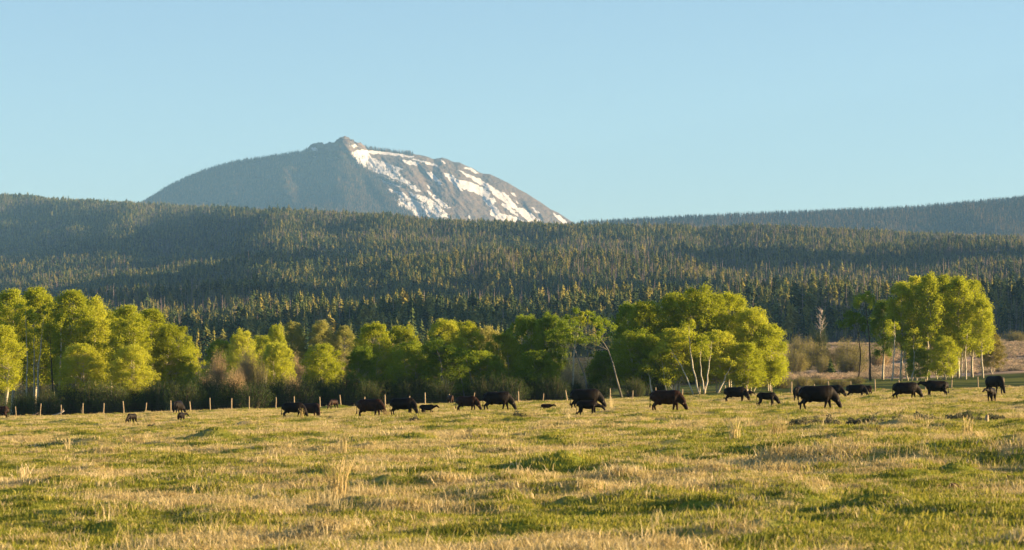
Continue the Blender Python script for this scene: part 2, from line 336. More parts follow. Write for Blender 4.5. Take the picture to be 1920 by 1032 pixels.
def mountain_surface(x, row):                   # x,row : where the slope stood seen from the meadow; returns real positions
    top = np.interp(x, SIL[:, 0], SIL[:, 1])
    drop = np.maximum(row - top, 0) / F * D0
    a = (x - 640) * .80 - (row - 260) * .60; b = (x - 640) * .60 + (row - 260) * .80   # b runs down the gullies
    ribs = (fbm(a / 16, b / 70, 81, 4) - .5) * 75 + (fbm(a / 60 + 3, b / 160, 87, 2) - .5) * 150
    ribs = ribs + 420 * (fbm(x / 45 + 9, row / 34, 145, 3) - .5) * (1 - sstep(600, 700, x))
    ribs = ribs * np.clip(drop / 60, 0, 1)
    Y = D0 - drop * 2.0 + ribs
    # right of the summit the face swings round towards the sun
    Y = Y + 0.35 * np.clip(x - 640, 0, 500) / F * D0
    return Y - 260 * np.exp(-((x - 640) / 55.) ** 2) * np.clip((300 - row) / 40., 0, 1)
mx_ = np.linspace(150, 1160, 620); tt = np.linspace(0, 1, 230)
MXX, TT = np.meshgrid(mx_, tt); topr = np.interp(MXX, SIL[:, 0], SIL[:, 1]); MROW = topr + (500 - topr) * TT
MYY = mountain_surface(MXX, MROW); Wx = (MXX - CX) / F * MYY; Wz = HC + (HR - MROW) / F * MYY
crag = (MXX > 572) & (MXX < 692); Wz = Wz + crag * (fbm(MXX / 4.5, MROW / 5, 147, 3) - .5) * 16 * (1 - sstep(8, 24, MROW - topr))
Wz = Wz + (fbm(MXX / 5, MROW / 3, 91, 3) - .5) * 8 * np.clip((MROW - topr) / 4, 0.25, 1)
jx = (fbm(MXX / 5, MROW / 5, 95, 3) - .5) * 6; jy = (fbm(MXX / 5 + 30, MROW / 5, 97, 3) - .5) * 5
snow = np.zeros(MXX.shape)
for ox, oy in ((0, 0), (1.2, .5), (-1.2, -.5), (.4, 1.1), (-.4, -1.1)):   # soft, melting edges
    hit = np.zeros(MXX.shape, bool)
    for P in SNOW: hit |= inside(P, MXX + jx + ox, MROW + jy + oy)
    snow += hit / 5
# back of the mountain, falling away behind the crest
bt = np.linspace(0.05, 1, 10)[::-1]
BX = np.repeat(mx_[None], 10, 0); BY = MYY[0][None] + bt[:, None] * 2000; BWX = (BX - CX) / F * MYY[0][None]; BZ = Wz[0][None] - bt[:, None] ** 1.2 * (Wz[0][None] + 50)
AX = np.vstack([BWX, Wx]); AY = np.vstack([BY, MYY]); AZ = np.vstack([BZ, Wz]); SN = np.vstack([np.zeros(BX.shape), snow.astype(float)])
nr, nc = AX.shape; ii, jj = np.meshgrid(np.arange(nr - 1), np.arange(nc - 1), indexing='ij'); b0 = (ii * nc + jj).ravel()
WD = np.vstack([np.zeros(BX.shape), 1 - sstep(-8, 14, MXX - np.interp(MROW, [255, 285, 290, 305, 325, 345, 375, 400, 430], [540, 560, 665, 668, 690, 712, 742, 760, 790]))])
mm, nt, bs, out = mat_nodes('mountain_rock_and_snow')
at = nt.nodes.new('ShaderNodeAttribute'); at.attribute_name = 'snow'
rk = ramp(nt, noise(nt, 0.012, 8, 0.75), [(0.3, (.05, .042, .036)), (0.5, (.10, .078, .062)), (0.72, (.17, .12, .09))])
aw = nt.nodes.new('ShaderNodeAttribute'); aw.attribute_name = 'wood'; rk = mixc(nt, aw.outputs['Fac'], rk, (.035, .038, .026))
sn = nt.nodes.new('ShaderNodeMapRange'); sn.inputs[1].default_value = .34; sn.inputs[2].default_value = .52; nt.links.new(math_n(nt, 'ADD', math_n(nt, 'MULTIPLY', at.outputs['Fac'], .7), math_n(nt, 'MULTIPLY', noise(nt, .035, 6, .8), .35)), sn.inputs[0])
nt.links.new(mixc(nt, sn.outputs[0], rk, (.44, .43, .45)), bs.inputs['Base Color']); bs.inputs['Roughness'].default_value = .9; bs.inputs['Specular IOR Level'].default_value = .1
bp = nt.nodes.new('ShaderNodeBump'); bp.inputs['Strength'].default_value = .8; bp.inputs['Distance'].default_value = 14
nt.links.new(noise(nt, 0.02, 8, 0.7), bp.inputs['Height']); nt.links.new(bp.outputs[0], bs.inputs['Normal'])
mo = obj('mountain', new_mesh('mountain', np.stack([AX, AY, AZ], -1), np.stack([b0, b0 + nc, b0 + nc + 1, b0 + 1], -1), mats=[mm], attrs={'snow': SN.ravel(), 'wood': WD.ravel()}, smooth=True)); tag(mo, kind='structure')

# far wooded ridge on the right, 8 km away
RID = np.array([(900, 455), (1050, 432), (1110, 421), (1200, 416), (1300, 411), (1400, 407), (1500, 403), (1600, 399), (1700, 394), (1800, 386), (1920, 377), (2100, 372), (2400, 380), (2800, 440)], float)
rx = np.linspace(900, 2800, 260); rt = np.concatenate([-np.linspace(1, .05, 8), np.linspace(0, 1, 40)])
RX, RT_ = np.meshgrid(rx, rt); rtop = np.interp(RX, RID[:, 0], RID[:, 1]) + (fbm(RX / 90, RX * 0, 101, 3) - .5) * 4
D1 = 8000.0; ztop = HC + (HR - rtop) / F * D1
RWX = (RX - CX) / F * D1; RY = D1 - np.clip(RT_, 0, 1) * 1500 - np.clip(RT_, -1, 0) * 2500 + (fbm(RX / 60, RT_ * 3, 103, 3) - .5) * 250 * np.clip(RT_ * 5, 0, 1)
RZ = ztop - np.abs(RT_) ** 1.15 * 330
nr, nc = RX.shape; ii, jj = np.meshgrid(np.arange(nr - 1), np.arange(nc - 1), indexing='ij'); b0 = (ii * nc + jj).ravel()
hm = plain_mat('forest_floor', [(0.3, (.03, .035, .022)), (0.7, (.07, .06, .04))], 0.01, 1.0, 0.05)
hl = obj('hill', new_mesh('hill', np.stack([RWX, RY, RZ], -1), np.stack([b0, b0 + 1, b0 + nc + 1, b0 + nc], -1), mats=[hm], smooth=True)); tag(hl, kind='structure')

# ---------------------------------------------------------------- scattered ground cover and far woods (geometry nodes)
def scatter(name, P, scale, rz, vi, protos, kind='stuff', label=None, cat=None, tilt=None):
    me = new_mesh(name, P, attrs={'sc': np.asarray(scale, float), 'rz': np.asarray(rz, float), 'vi': np.asarray(vi, int), 'ti': np.zeros(len(P)) if tilt is None else np.asarray(tilt, float)})
    o = obj(name, me); tag(o, label, cat, kind=kind)
    c = bpy.data.collections.new(name + '_kinds')
    for p in protos: c.objects.link(p)
    ng = bpy.data.node_groups.new(name + '_scatter', 'GeometryNodeTree')
    ng.interface.new_socket('Geometry', in_out='INPUT', socket_type='NodeSocketGeometry'); ng.interface.new_socket('Geometry', in_out='OUTPUT', socket_type='NodeSocketGeometry')
    N = ng.nodes; L = ng.links; gi = N.new('NodeGroupInput'); go = N.new('NodeGroupOutput')
    ci = N.new('GeometryNodeCollectionInfo'); ci.inputs[0].default_value = c; ci.inputs[1].default_value = True; ci.inputs[2].default_value = True
    ip = N.new('GeometryNodeInstanceOnPoints'); mp = N.new('GeometryNodeMeshToPoints')
    def na(nm, t):
        a = N.new('GeometryNodeInputNamedAttribute'); a.data_type = t; a.inputs[0].default_value = nm
        return next(s_ for s_ in a.outputs if s_.enabled and s_.name == 'Attribute')
    L.new(gi.outputs[0], mp.inputs[0]); L.new(mp.outputs[0], ip.inputs['Points']); L.new(ci.outputs[0], ip.inputs['Instance'])
    ip.inputs['Pick Instance'].default_value = True; L.new(na('vi', 'INT'), ip.inputs['Instance Index'])
    cx = N.new('ShaderNodeCombineXYZ'); L.new(na('ti', 'FLOAT'), cx.inputs[0]); L.new(na('rz', 'FLOAT'), cx.inputs[2]); L.new(cx.outputs[0], ip.inputs['Rotation'])
    L.new(na('sc', 'FLOAT'), ip.inputs['Scale']); L.new(ip.outputs[0], go.inputs[0])
    md = o.modifiers.new('scatter', 'NODES'); md.node_group = ng
    return o
def proto(name, me): return bpy.data.objects.new(name, me)

def conifer_mesh(name, seed, slender, mat, whorls=15, dead=False, rnd=False):
    """a conifer one unit tall: stem and whorls of drooping boughs"""
    r = np.random.default_rng(seed); b = MB()
    b.tube([(0, 0, 0), (r.normal() * .006, r.normal() * .006, .5), (0, 0, 1)], [.016, .010, .002], 4, cap=False)
    base = .14 + .2 * r.random() if not dead else .25
    if rnd: base += .14
    for k in range(whorls):
        t = (k + r.random() * .6) / whorls; z = base + (1 - base) * t * .97
        R = slender * (((1 - t) ** .75 * .92 + .06) if not rnd else (math.sin(min(1, t * .92 + .12) * math.pi) ** .6 * .85 + .1)) * r.uniform(.7, 1.2) * (1 if t > .12 else .75)
        nb = int(r.integers(5, 8)) if not dead else 3
        for q in range(nb):
            if r.random() < .12: continue
            th = r.uniform(0, 2 * math.pi); Rr = R * r.uniform(.55, 1.2); w = (.30 if not dead else .05) * Rr + .003
            d = np.array([math.cos(th), math.sin(th)]); n = np.array([-d[1], d[0]]); dz = -.02 - Rr * .35 * r.uniform(.2, 1.2) if not dead else Rr * .2
            A = (0, 0, z + .012); B = (d[0] * Rr * .55 + n[0] * w, d[1] * Rr * .55 + n[1] * w, z + dz * .35); C = (d[0] * Rr, d[1] * Rr, z + dz); D = (d[0] * Rr * .55 - n[0] * w, d[1] * Rr * .55 - n[1] * w, z + dz * .35)
            E = (d[0] * Rr * .5, d[1] * Rr * .5, z + dz * .5 - .035 * (0 if dead else 1))
            b.add([A, B, C, D, E], None, [(0, 1, 2), (0, 2, 3), (0, 4, 2)])
    return b.mesh(name, [mat])
CON = [proto('conifer_kind_%d' % k, conifer_mesh('conifer_%d' % k, 200 + k, .15 + .03 * (k % 4), M['conifer'], 13 + k)) for k in range(3)] + [proto('conifer_kind_%d' % (3 + k), conifer_mesh('pine_%d' % k, 230 + k, .15 + .03 * k, M['conifer'], 15, rnd=True)) for k in range(3)]
CON += [proto('conifer_kind_%d' % (6 + k), conifer_mesh('dead_conifer_%d' % k, 300 + k, .07, M['conifer_dead'], 14, True)) for k in range(2)]
rg = np.random.default_rng(77)
N = 330000
Yp = np.sqrt(rg.uniform(930 ** 2, 7300 ** 2, N)); Xp = rg.uniform(-.215, .215, N) * Yp
dens = fbm(Xp / 60, Yp / 90, 111, 3)
keep = dens > (rg.uniform(.16, .54, N) + .16 * (fbm(Xp / 35, Yp / 70, 151, 2) - .5)) * np.clip(1.15 - (Yp - 930) / 9000, .45, 1.2)
edge_f = 980 + 190 * sstep(1250, 1600, CX + F * Xp / Yp) + 120 * (fbm(Xp / 90, Yp * 0, 113, 2) - .5); keep &= Yp > edge_f
keep &= ~((Yp > 4950) & (Xp / Yp > -.02))
Xp = Xp[keep]; Yp = Yp[keep]; Zp = ground_z(Xp, Yp)
# drop trees that no view near the photograph's can show (well below the skyline in front of them)
row = HR - F * (Zp + 26 - HC) / Yp; ubin = ((Xp / Yp + .22) / .44 * 220).astype(int); order = np.argsort(Yp); minrow = np.full(221, 2000.0); vis = np.zeros(len(Yp), bool)
gr = HR - F * (Zp + 8 - HC) / Yp
for k in order:
    b_ = ubin[k]
    if row[k] < minrow[b_] + 14: vis[k] = True
    if gr[k] < minrow[b_]: minrow[b_] = gr[k]
Xp, Yp, Zp = Xp[vis], Yp[vis], Zp[vis]; n = len(Xp); print('conifers', n)
hgt = rg.uniform(6, 15, n) * (0.6 + .9 * fbm(Xp / 60, Yp / 60, 117, 3)) * np.where(rg.random(n) < .05, 1.3, 1)
pd = fbm(Xp / 100, Yp / 160, 119, 3); dead = rg.random(n) < sstep(.40, .66, pd + .14 * sstep(.0, .08, Xp / Yp)) * .5
vi = np.where(dead, 6 + rg.integers(0, 2, n), rg.integers(0, 6, n))
scatter('conifer_forest', np.c_[Xp, Yp, Zp - .5], hgt, rg.uniform(0, 6.28, n), vi, CON, label='dark conifer forest mixed with grey dead trees covering the long hillside', cat='forest', tilt=rg.normal(0, .02, n))

# wood on the far ridge
N = 26000
qx = rg.uniform(1000, 2100, N); qt = rg.random(N) ** 1.4 * .8
qtop = np.interp(qx, RID[:, 0], RID[:, 1]); idx = np.clip(((qx - 900) / 1900 * 259).astype(int), 0, 259); it = np.clip(8 + (qt * 39), 8, 47).astype(int)
CF = [proto('conifer_kind_far_%d' % k, conifer_mesh('far_conifer_%d' % k, 400 + k, .17 + .03 * k, M['conifer_far'], 9)) for k in range(4)]
jxx = rg.uniform(-28, 28, N) / 2
PX = RWX[it, idx] + jxx; PY = RY[it, idx]; PZ = RZ[it, idx]
scatter('ridge_forest', np.c_[PX, PY, PZ - 1], rg.uniform(9, 18, N), rg.uniform(0, 6.28, N), rg.integers(0, 4, N), CF, label='dense dark conifer wood along the far ridge at the right', cat='forest')

# wood on the mountain's shoulder and along its snow edges
N = 180000
qx = rg.uniform(200, 1000, N); top_ = np.interp(qx, SIL[:, 0], SIL[:, 1]); qr = top_ + rg.random(N) * (455 - top_)
bound = np.interp(qr, [255, 290, 305, 325, 345, 375, 400, 430], [560, 665, 668, 690, 712, 742, 760, 790])
pden = 1 - sstep(-12, 12, qx - bound + (fbm(qx / 12, qr / 8, 121, 3) - .5) * 40)
fringe = (qx > bound - 10) & (qx < bound + 90 + (qr - 300) * .3) & (qr > 300)
pden = np.maximum(pden, fringe * (fbm(qx / 9, qr / 6, 123, 2) > .56) * .05)
line = np.abs(qr - np.interp(qx, [680, 705, 730, 765], [322, 332, 341, 353])) < 1.6; pden = np.maximum(pden, line * (qx > 675) * (qx < 768) * 1.0)
crest = (qx > 684) & (qx < 775) & (qr - top_ < 2.5); pden = np.maximum(pden, crest * 1.0)
pden = np.where((qx > 575) & (qx < 684) & (qr < 285), 0.0, pden)
pden *= 0.35 + .9 * fbm(qx / 10, qr / 6, 127, 3)
k_ = rg.random(N) < pden; qx, qr = qx[k_], qr[k_]; QY = mountain_surface(qx, qr)
QX = (qx - CX) / F * QY; QZ = HC + (HR - qr) / F * QY - 3; n = len(qx); print('mountain trees', n)
scatter('mountain_forest', np.c_[QX, QY, QZ], rg.uniform(11, 22, n), rg.uniform(0, 6.28, n), rg.integers(0, 4, n), CF, label='hazy conifer wood on the left shoulder of the snowy mountain', cat='forest')

# pasture grass
def tuft(name, seed, mat, nb, h, spread, w, lean):
    r = np.random.default_rng(seed); b = MB()
    for k in range(nb):
        x, y = r.normal(0, spread, 2); hh = h * r.uniform(.5, 1.1); d = r.normal(0, lean, 2) * hh; a = r.uniform(0, math.pi); ww = w * r.uniform(.6, 1.2)
        n = np.array([math.cos(a), math.sin(a)]) * ww
        p0 = np.array([x, y]); p1 = p0 + d * .35; p2 = p0 + d
        V = [(*(p0 - n), -.02), (*(p0 + n), -.02), (*(p1 + n * .8), hh * .55), (*(p1 - n * .8), hh * .55), (*p2, hh)]
        b.add(V, [(0, 1, 2, 3)], [(3, 2, 4)])
    return proto(name, b.mesh(name, [mat]))
GG = [tuft('green_tuft_%d' % k, 500 + k, M['green_grass'], 30, .045, .10, .006, .7) for k in range(4)]
DG = [tuft('dry_tuft_%d' % k, 520 + k, M['dry_grass'], 26, .07, .10, .0045, .8) for k in range(4)]
TG = [tuft('tall_tuft_%d' % k, 540 + k, M['dry_grass'], 12, .28, .09, .004, .25) for k in range(3)]
def grass_points(Y0, Y1, dpm, seed):
    r = np.random.default_rng(seed); A = .215 * (Y1 ** 2 - Y0 ** 2); n = int(A * dpm)
    Y = np.sqrt(r.uniform(Y0 ** 2, Y1 ** 2, n)); X = r.uniform(-.215, .215, n) * Y
    xs_ = CX + F * X / Y; ok = Y < 290 + 22 * (1 - np.clip(xs_ / 1920, 0, 1)) - 1
    return X[ok], Y[ok], r
PG, PD, PT = [], [], []
for Y0, Y1, dpm, s0, sd_ in [(24, 50, 70, 1.0, 1), (50, 90, 30, 1.2, 2), (90, 170, 11, 1.4, 3), (170, 315, 4.5, 1.6, 4)]:
    X, Y, r = grass_points(Y0, Y1, dpm, sd_); d = dryness(X, Y); p = r.random(len(X)); z = full_z(X, Y)
    dry = p < np.clip(d * .72 + .22, 0, 1); s = s0 * r.uniform(.5, 1.5, len(X)) * (.6 + .8 * fbm(X / .9, Y / 1.4, 143, 2))
    P = np.c_[X, Y, z]; PG.append(np.c_[P, s][~dry]); PD.append(np.c_[P, s * (.7 + .45 * d)][dry])
    X, Y, r = grass_points(Y0, Y1, dpm * .035, sd_ + 20); d = dryness(X, Y); cl = fbm(X / 2.2, Y / 3.5, 131, 2)
    k_ = (cl > .55) & (r.random(len(X)) < d * .9 + .15); X, Y = X[k_], Y[k_]; PT.append(np.c_[X, Y, full_z(X, Y), r.uniform(.5, 1.25, len(X))])
for nm, L_, pr, lb in (('green_grass', PG, GG, 'short green pasture grass'), ('dry_grass', PD, DG, 'short straw coloured dry grass matted over the pasture'), ('tall_dry_grass', PT, TG, 'loose tall straw stalks standing over the pasture')):
    P = np.vstack(L_); n = len(P); print(nm, n)
    scatter(nm, P[:, :3], P[:, 3], rg.uniform(0, 6.28, n), rg.integers(0, len(pr), n), pr, label=lb, cat='grass', tilt=rg.normal(0, .12, n))

# sagebrush flat behind the right-hand trees, and scrub on the meadow strip's far edge
def bush_proto(name, seed, mat, n=260, leaf=.07):
    r = np.random.default_rng(seed); b = MB()
    d = r.normal(size=(n, 3)); d[:, 2] = np.abs(d[:, 2]); d /= np.linalg.norm(d, axis=1)[:, None]
    lump = .8 + .35 * np.sin(d[:, 0] * 5 + seed) * np.cos(d[:, 1] * 4); C = d * (r.uniform(.55, 1, n) * lump)[:, None] * np.array([.5, .5, .42])
    b.quads(C, r.uniform(.6, 1.3, n) * leaf, r, .5)
    for k in range(14):
        e = d[k * 7 % n] * .45; b.tube([(0, 0, 0), e * .5 + r.normal(0, .02, 3), e], [.012, .008, .003], 3, cap=False)
    return proto(name, b.mesh(name, [mat]))
SB = [bush_proto('sage_kind_%d' % k, 600 + k, M['sage']) for k in range(3)]
n = 16000; Y = np.sqrt(rg.uniform(385 ** 2, 860 ** 2, n)); X = rg.uniform(.075, .215, n) * Y
k_ = (fbm(X / 12, Y / 22, 133, 2) > .40) & (Y > 400); X, Y = X[k_], Y[k_]; n = len(X)
scatter('sagebrush_cover', np.c_[X, Y, ground_z(X, Y)], rg.uniform(.9, 2.0, n), rg.uniform(0, 6.28, n), rg.integers(0, 3, n), SB, label='pinkish sagebrush cover on the open flat behind the right aspen grove', cat='sagebrush')

# ---------------------------------------------------------------- aspens
def curve(p0, p1, bend, n=5):
    p0 = np.asarray(p0, float); p1 = np.asarray(p1, float); t = np.linspace(0, 1, n)[:, None]
    return p0 * (1 - t) + p1 * t + np.asarray(bend) * (4 * t * (1 - t))
def broad_tree(name, seed, H, R, cb, stems=1, clumps=46, per=300, leaf=.15, crown_mat='aspen', bark='bark', path=None, rc=.92, trunk_r=None, squash=.8, flare=.0):
    """returns (trunk mesh, crown mesh): tapered stems, limbs to every leaf clump, thousands of small leaf faces"""
    r = np.random.default_rng(seed); tb = MB(); cr = MB(); trunk_r = trunk_r or .011 * H + .03
    lines = []
    for s in range(stems):
        if path is not None: pts = np.array(path, float)
        else:
            a = r.uniform(0, 6.28); off = 0 if stems == 1 else r.uniform(.15, .5) * R
            base = np.array([math.cos(a), math.sin(a), 0]) * (.25 * off); topp = np.array([math.cos(a) * off + r.normal() * .2, math.sin(a) * off + r.normal() * .2, H * r.uniform(.80, .93)])
            pts = curve(base, topp, np.array([r.normal() * .25, r.normal() * .25, 0]), 9)
            pts[1:-1, :2] += r.normal(0, .07, (7, 2))
        rr_ = trunk_r * (1 if stems == 1 else .8) * (1 - np.linspace(0, 1, len(pts)) ** 1.2 * .88); rr_[0] *= 1.25
        tb.tube(pts, rr_, 7); lines.append((pts, rr_))
    cz = cb; ch = H - cb
    if path is None:                            # loose leaves between the clumps
        n = int(clumps * per * .07); t = r.random(n) ** .85; prof = np.sqrt(np.maximum(.03, 1 - ((t - .42) / .595) ** 2)); th = r.uniform(0, 6.28, n); q = r.random(n) ** .5 * 1.08
        cr.quads(np.c_[np.cos(th) * R * prof * q, np.sin(th) * R * prof * q, cz + ch * t], leaf * r.uniform(.6, 1.2, n), r, .85, .4)
    for k in range(clumps):
        t = r.random() ** .85; prof = math.sqrt(max(0.03, 1 - ((t - .42) / .595) ** 2)); prof *= (1 - flare * t) * r.uniform(.72, 1.16)
        q = r.uniform(.35, 1.0) ** .6; th = r.uniform(0, 6.28)
        pts, rr_ = lines[int(r.integers(0, stems))]
        zc = cz + ch * t * .94 + ch * .02 + r.normal() * .2
        ax = np.array([np.interp(zc, pts[:, 2], pts[:, 0]), np.interp(zc, pts[:, 2], pts[:, 1])]) if path is None else pts[-1, :2]
        if path is None: ax = ax * .6
        c = np.array([ax[0] + math.cos(th) * R * prof * q, ax[1] + math.sin(th) * R * prof * q, zc])
        rr = rc * r.uniform(.42, 1.1) * (1 - .3 * t)
        # limb from the stem
        zb = max(min(c[2] - r.uniform(.25, .55) * np.hypot(*(c[:2] - ax)) - .3, pts[-1, 2]), pts[0, 2] + .22 * (pts[-1, 2] - pts[0, 2]))
        i = int(np.argmin(np.abs(pts[:, 2] - zb))); p0 = pts[i]
        tb.tube(curve(p0, c, (0, 0, -.12 * np.linalg.norm(c - p0) * r.uniform(-.3, 1)), 4), np.array([.34, .22, .12, .04]) * rr_[i] * r.uniform(.4, .7) + .006, 4, cap=False)
        n = int(per * r.uniform(.6, 1.3)); d = r.normal(size=(n, 3)); d /= np.linalg.norm(d, axis=1)[:, None]
        rad_ = r.random(n) ** .45 * np.where(r.random(n) < .15, 1.4, 1); lump = 1 + .35 * np.sin(d[:, 0] * 4 + k) * np.sin(d[:, 1] * 5 + 2 * k)
        C = c + d * (rad_ * lump * rr)[:, None] * np.array([1, 1, squash]); cr.quads(C, leaf * r.uniform(.6, 1.3, n), r, .85, .4)
        for q_ in range(2):                     # twigs inside the clump
            e = c + d[q_] * rr * .8; tb.tube([c, (c + e) / 2 + r.normal(0, .04, 3), e], [.012, .008, .004], 3, cap=False)
    return tb.mesh(name + '_trunk', [M[bark]], smooth=True), cr.mesh(name + '_crown', [M[crown_mat]])
def put_tree(name, meshes, x, Y, label, group, cat='tree', s=1.0, sz=None, rz=0.0, sink=.1, crown_mat=None):
    X = colX(x, Y); e = empty(name, (X, Y, gz(X, Y) - sink), rz); e.scale = (s, s, sz or s)
    obj('trunk', meshes[0], e)
    c = obj('crown', meshes[1], e)
    if crown_mat:
        c.material_slots[0].link = 'OBJECT'; c.material_slots[0].material = M[crown_mat]
    tag(e, label, cat, group); return e
# kinds: grove = tall, rounded crown high up; wide = broad; young; low = leafy to the ground
K = {}
for k in range(4): K['grove%d' % k] = broad_tree('grove_aspen_%d' % k, 700 + k, 14.0, 2.7, 3.6, 1, 230, 150, .155)
for k in range(4): K['wide%d' % k] = broad_tree('wide_aspen_%d' % k, 720 + k, 11.0, 3.3, 2.0, 2 + k % 2, 260, 150, .155)
for k in range(3): K['low%d' % k] = broad_tree('low_aspen_%d' % k, 740 + k, 8.0, 2.9, .9, 3, 180, 170, .155)
for k in range(3): K['slim%d' % k] = broad_tree('slim_aspen_%d' % k, 760 + k, 13.0, 1.9, 4.0, 1, 150, 140, .15, squash=.9)
HT = {'grove': 14.0, 'wide': 11.0, 'low': 8.0, 'slim': 13.0}; RD = {'grove': 3.3, 'wide': 4.0, 'low': 3.6, 'slim': 2.5}
def tree_at(kind, x, top, rpx, Y, label, group, mat=None, rz=None, name='aspen_tree'):
    X = colX(x, Y); z0 = gz(X, Y); Hn = HC + (HR - top) / F * Y - z0; k = kind[:-1]; sz = Hn / HT[k] * .985; s = rpx * (1.22 if x > 1600 else 1.32 if x < 350 else 1.2) / F * Y / RD[k]
    return put_tree(name, K[kind], x, Y, label, group, s=s, sz=sz, rz=rz if rz is not None else (x * 1.7) % 6.28, crown_mat=mat)
GL, GM, GB, GR, GK = 'aspens of the tall left grove', 'shaded aspens in the middle of the row', 'aspens of the big sunlit clump', 'aspens of the slender grove', 'trees behind the willow thicket'
for a in [
    ('slim0', 8, 606, 34, 318, 'short bright aspen standing in front of the left grove at the frame edge', GL),
    ('grove0', -28, 536, 44, 345, 'tall aspen cut off by the left frame edge', GL),
    ('grove1', 22, 537, 42, 338, 'tall aspen behind the short bright one at the left edge', GL),
    ('grove2', 68, 533, 44, 345, 'tall round-topped aspen above the pale leaning stems of the left grove', GL),
    ('slim1', 100, 585, 30, 352, 'slim aspen filling the gap behind the pale leaning stems', GL),
    ('grove3', 134, 539, 46, 334, 'brightest and highest aspen crown in the middle of the left grove', GL),
    ('slim2', 176, 552, 34, 345, 'thin-leaved aspen right of the brightest crown in the left grove', GL),
    ('grove0', 206, 580, 36, 352, 'lower aspen in the dip of the left grove skyline', GL),
    ('grove1', 240, 568, 42, 332, 'aspen whose pale trunk shows in the right half of the left grove', GL),
    ('grove3', 282, 575, 42, 338, 'broad sloping aspen near the right end of the left grove', GL),
    ('wide0', 318, 606, 38, 334, 'low drooping aspen on the right shoulder of the left grove', GL),
    ('low0', 346, 640, 30, 336, 'smallest aspen at the right end of the left grove with one stray bough', GL),
    ('wide1', 150, 640, 40, 328, 'dark leafy aspen low under the brightest crown of the left grove', GL),
    ('wide2', 245, 645, 42, 326, 'dark leafy aspen low in the right half of the left grove', GL)]: tree_at(*a)
for a in [
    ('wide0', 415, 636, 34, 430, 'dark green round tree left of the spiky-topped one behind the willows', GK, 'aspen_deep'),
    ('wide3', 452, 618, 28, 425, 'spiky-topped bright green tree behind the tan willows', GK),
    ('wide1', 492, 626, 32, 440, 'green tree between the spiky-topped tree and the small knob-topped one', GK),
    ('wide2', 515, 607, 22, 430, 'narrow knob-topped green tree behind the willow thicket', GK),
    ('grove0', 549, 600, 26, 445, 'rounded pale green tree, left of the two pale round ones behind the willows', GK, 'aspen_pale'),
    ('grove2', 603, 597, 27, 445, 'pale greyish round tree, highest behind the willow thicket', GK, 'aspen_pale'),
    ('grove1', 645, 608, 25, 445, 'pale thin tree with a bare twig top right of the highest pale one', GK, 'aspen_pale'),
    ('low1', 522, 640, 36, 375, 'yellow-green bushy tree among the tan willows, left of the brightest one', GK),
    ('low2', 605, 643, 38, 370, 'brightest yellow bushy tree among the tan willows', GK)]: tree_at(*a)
for a in [
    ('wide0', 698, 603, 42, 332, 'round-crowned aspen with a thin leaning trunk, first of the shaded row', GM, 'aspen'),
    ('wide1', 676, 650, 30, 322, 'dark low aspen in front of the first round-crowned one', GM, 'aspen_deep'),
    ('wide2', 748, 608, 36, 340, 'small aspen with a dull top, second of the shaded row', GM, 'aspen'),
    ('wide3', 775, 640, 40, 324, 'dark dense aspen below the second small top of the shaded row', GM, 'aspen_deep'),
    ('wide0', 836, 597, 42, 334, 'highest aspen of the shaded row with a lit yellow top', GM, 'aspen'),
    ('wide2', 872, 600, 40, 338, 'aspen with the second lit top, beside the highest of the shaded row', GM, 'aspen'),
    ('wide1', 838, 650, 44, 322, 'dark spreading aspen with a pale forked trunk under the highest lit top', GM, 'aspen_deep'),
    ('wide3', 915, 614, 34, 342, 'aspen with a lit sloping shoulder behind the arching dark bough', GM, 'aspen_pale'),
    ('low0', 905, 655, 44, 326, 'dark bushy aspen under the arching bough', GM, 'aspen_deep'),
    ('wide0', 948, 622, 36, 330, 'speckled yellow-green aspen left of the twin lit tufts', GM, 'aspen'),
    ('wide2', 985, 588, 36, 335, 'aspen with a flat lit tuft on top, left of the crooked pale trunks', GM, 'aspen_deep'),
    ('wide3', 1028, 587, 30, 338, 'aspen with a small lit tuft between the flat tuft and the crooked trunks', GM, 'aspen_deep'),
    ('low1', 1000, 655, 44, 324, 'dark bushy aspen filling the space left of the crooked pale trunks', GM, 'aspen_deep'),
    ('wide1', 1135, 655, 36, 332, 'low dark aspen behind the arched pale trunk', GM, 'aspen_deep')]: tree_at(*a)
for a in [
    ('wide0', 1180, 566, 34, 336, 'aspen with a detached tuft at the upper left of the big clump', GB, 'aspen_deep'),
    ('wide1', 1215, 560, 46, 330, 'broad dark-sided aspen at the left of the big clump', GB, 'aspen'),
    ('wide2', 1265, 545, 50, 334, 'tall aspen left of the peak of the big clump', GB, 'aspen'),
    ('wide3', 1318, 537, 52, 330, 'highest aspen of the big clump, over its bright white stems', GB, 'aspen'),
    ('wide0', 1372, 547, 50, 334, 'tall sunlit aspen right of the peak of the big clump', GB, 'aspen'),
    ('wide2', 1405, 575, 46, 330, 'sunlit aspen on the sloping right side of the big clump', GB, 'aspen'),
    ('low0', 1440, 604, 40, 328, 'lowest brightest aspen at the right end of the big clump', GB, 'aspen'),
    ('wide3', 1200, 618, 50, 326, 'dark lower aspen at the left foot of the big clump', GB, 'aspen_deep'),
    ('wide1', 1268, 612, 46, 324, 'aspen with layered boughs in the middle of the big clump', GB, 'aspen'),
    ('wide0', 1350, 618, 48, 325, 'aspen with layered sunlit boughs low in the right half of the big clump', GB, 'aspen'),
    ('low2', 1402, 640, 36, 324, 'small sunlit aspen under the right slope of the big clump', GB, 'aspen')]: tree_at(*a)
